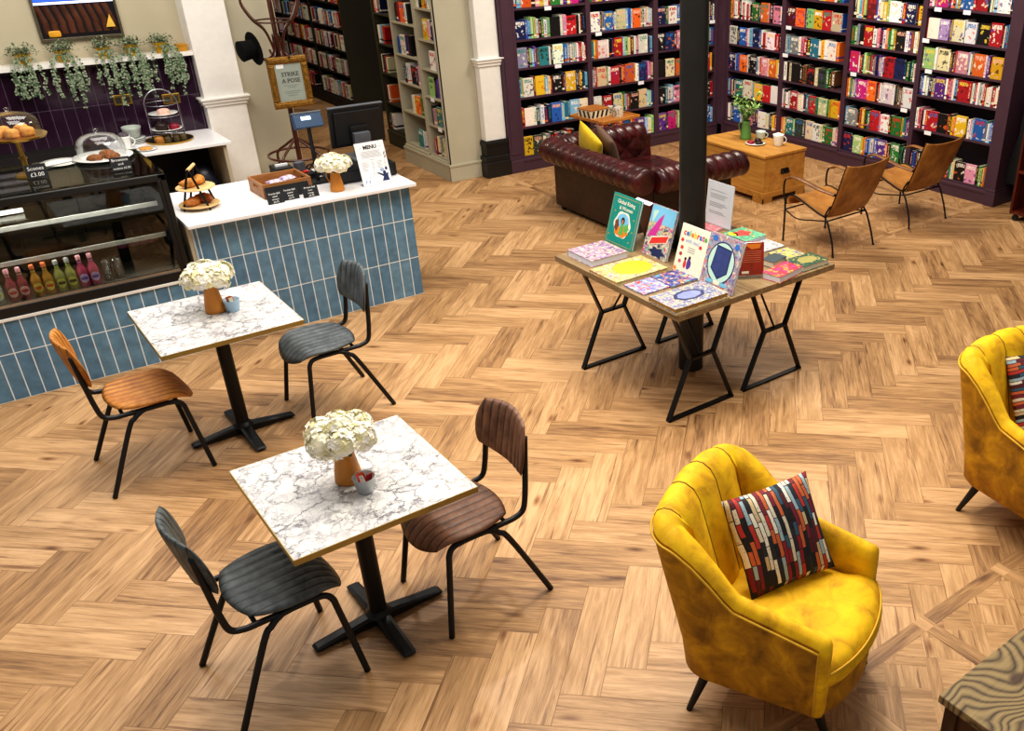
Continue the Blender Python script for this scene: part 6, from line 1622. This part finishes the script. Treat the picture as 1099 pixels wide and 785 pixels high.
# finer pieces hang from the part they belong to
SUB = dict(lettering=('board','sheet','notice','cover'), text_lines=('sheet','notice','cover'), paper_tab=('notice',), shelf_label=('shelf',), edge_band=('tabletop',), jug_handle=('jug_body',), mug_handle=('mug_body',),
  piping=('outer_shell',), seat_piping=('seat_cushion',), channel_seam=('inner_upholstery',), scroll_end=('arm_roll',), buttons=('inner_back',), iron_handle=('chest_body',), keyhole=('chest_body',),
  arm_rod=('armrest',), mount_bracket=('screen_back',), stand_head=('screen_back',), top_edge=('screen_back',), display_screen=('display_head',), display_cap=('display_head',), red_button=('reader_body',), receipt_slot=('reader_body',),
  switch=('socket_plate',), socket_outlet=('socket_plate',), label_band=('bottle_label',), zigzag_inlay=('box_body',), tray_rim=('tray_base',), shelf_rail=('shelf',), drawer_foot=('drawer_case',), drawer_front=('drawer_case',), paper_slip=('printer_body',), gilt_border=('cover',))
def base(o): return o.name.split('.')[0]
def mid(o):
    bb = [o.matrix_local @ Vector(c) for c in o.bound_box]
    return sum(bb, Vector())/8
bpy.context.view_layer.update()
for o in list(SC.objects):
    if o.parent is None or o.parent.type != 'EMPTY': continue
    want = SUB.get(base(o)) or (('cover','sheet') if base(o).startswith('printed_') and 'category' not in o else None)
    if not want: continue
    sib = [s for s in o.parent.children if base(s) in want and s is not o]
    if not sib: continue
    m0 = mid(o); s = min(sib, key=lambda s: (mid(s)-m0).length)
    ml = s.matrix_local.inverted() @ o.matrix_local
    o.parent = s; o.matrix_local = ml
bpy.context.view_layer.update()
camloc = Vector(co_.location)
bpy.context.view_layer.update()
dg = bpy.context.evaluated_depsgraph_get()
cR = co_.matrix_world.to_3x3().inverted()
def pix(p):
    q = cR @ (Vector(p)-camloc)
    if q.z > -.05: return None
    return (721+989*q.x/-q.z, 427-989*q.y/-q.z)
for b in BOOKS:
    vis = 0
    for fx in (-.35, 0, .35):
        for fz in (.12, .5, .88):
            p = Vector(to_world(b, (fx*b['w'], b['ins']-.004, fz*b['h'])))
            q = pix(p)
            if not q or not (0 < q[0] < 1099 and 0 < q[1] < 785): continue
            d = p-camloc; L = d.length
            org = camloc.copy(); rem = L; dd = d/L; ok = True
            for hop in range(6):
                hit, loc, nr, idx, ob, mtx = SC.ray_cast(dg, org, dd, distance=rem-.003)
                if not hit: break
                if ob.name.split('.')[0] in ('front_glass','top_glass','glass_dome'):
                    rem -= (loc-org).length+.002; org = loc+dd*.002; continue
                ok = False; break
            vis += ok
    c = [pix(to_world(b, (s*b['w']/2, b['ins'], z*b['h']))) for s, z in ((-1,0),(1,0),(1,1),(-1,1))]
    ar = 0
    if all(c):
        ar = abs(sum(c[i][0]*c[(i+1)%4][1]-c[(i+1)%4][0]*c[i][1] for i in range(4)))/2
    b['px'] = ar*vis/9; b['seen'] = vis
order = sorted(BOOKS, key=lambda b: -b['px'])
NKEEP = 276
keep = [b for b in order[:NKEEP] if b['px'] > 6]
kid = set(id(b) for b in keep)
# number shelves as they are seen: first = highest shelf with a visible book in that bay
tops = {}
for b in BOOKS:
    if b['seen']: tops[b['where'][0]] = min(tops.get(b['where'][0], 99), b['where'][1])
for b in keep:
    V, F, M, K, w, h = book_geo(b)
    me = bpy.data.meshes.new('shelf_book'); me.from_pydata(V, [], F); me.materials.append(M_bk); me.materials.append(M_page)
    me.polygons.foreach_set('material_index', M)
    at = me.attributes.new('loc', 'FLOAT_VECTOR', 'CORNER'); li = 0
    for f, k in zip(F, K):
        for i in f:
            at.data[li].vector = (V[i][0]/w, V[i][2]/h-.5, k); li += 1
    o = bpy.data.objects.new('shelf_book', me); COL.objects.link(o)
    o.location = b['c']; o.rotation_euler = (0,0,atan2(b['along'][1], b['along'][0])); o.color = b['col']
    bay, ri = b['where']
    tag(o, '%s %s, %s from left, %s shelf down, %s' % (CNAME[b['ch']], 'book facing out' if b['face'] else 'book spine', ORD[b['n']-1], ORD[ri-tops.get(bay, 0)], bay), 'book', 'books on the %s' % bay)
V_, F_, M_, A_ = [], [], [], []
r2 = random.Random(99)
for b in BOOKS:
    if id(b) in kid: continue
    V, F, M, K, w, h = book_geo(b); o = len(V_); rr = r2.random()
    V_ += [to_world(b, p) for p in V]; F_ += [tuple(i+o for i in f) for f in F]; M_ += M
    for f, k in zip(F, K):
        for i in f: A_.append((V[i][0]/w, V[i][2]/h-.5, k, b['col'], rr))
me = bpy.data.meshes.new('packed_shelf_books'); me.from_pydata(V_, [], F_); me.materials.append(M_bk2); me.materials.append(M_page)
me.polygons.foreach_set('material_index', M_)
for nm, ty in (('loc','FLOAT_VECTOR'),('col','FLOAT_COLOR'),('rnd','FLOAT')): me.attributes.new(nm, ty, 'CORNER')
a1, a2, a3 = me.attributes['loc'], me.attributes['col'], me.attributes['rnd']
for i, (x, y, k, c, r) in enumerate(A_):
    a1.data[i].vector = (x, y, k); a2.data[i].color = c; a3.data[i].value = r
o = bpy.data.objects.new('packed_shelf_books', me); COL.objects.link(o)
tag(o, 'remaining small distant books packed along all the shelves', 'books', kind='stuff')
print('BOOKS', len(BOOKS), 'kept', len(keep), 'smallest', keep[-1]['px'] if keep else 0)
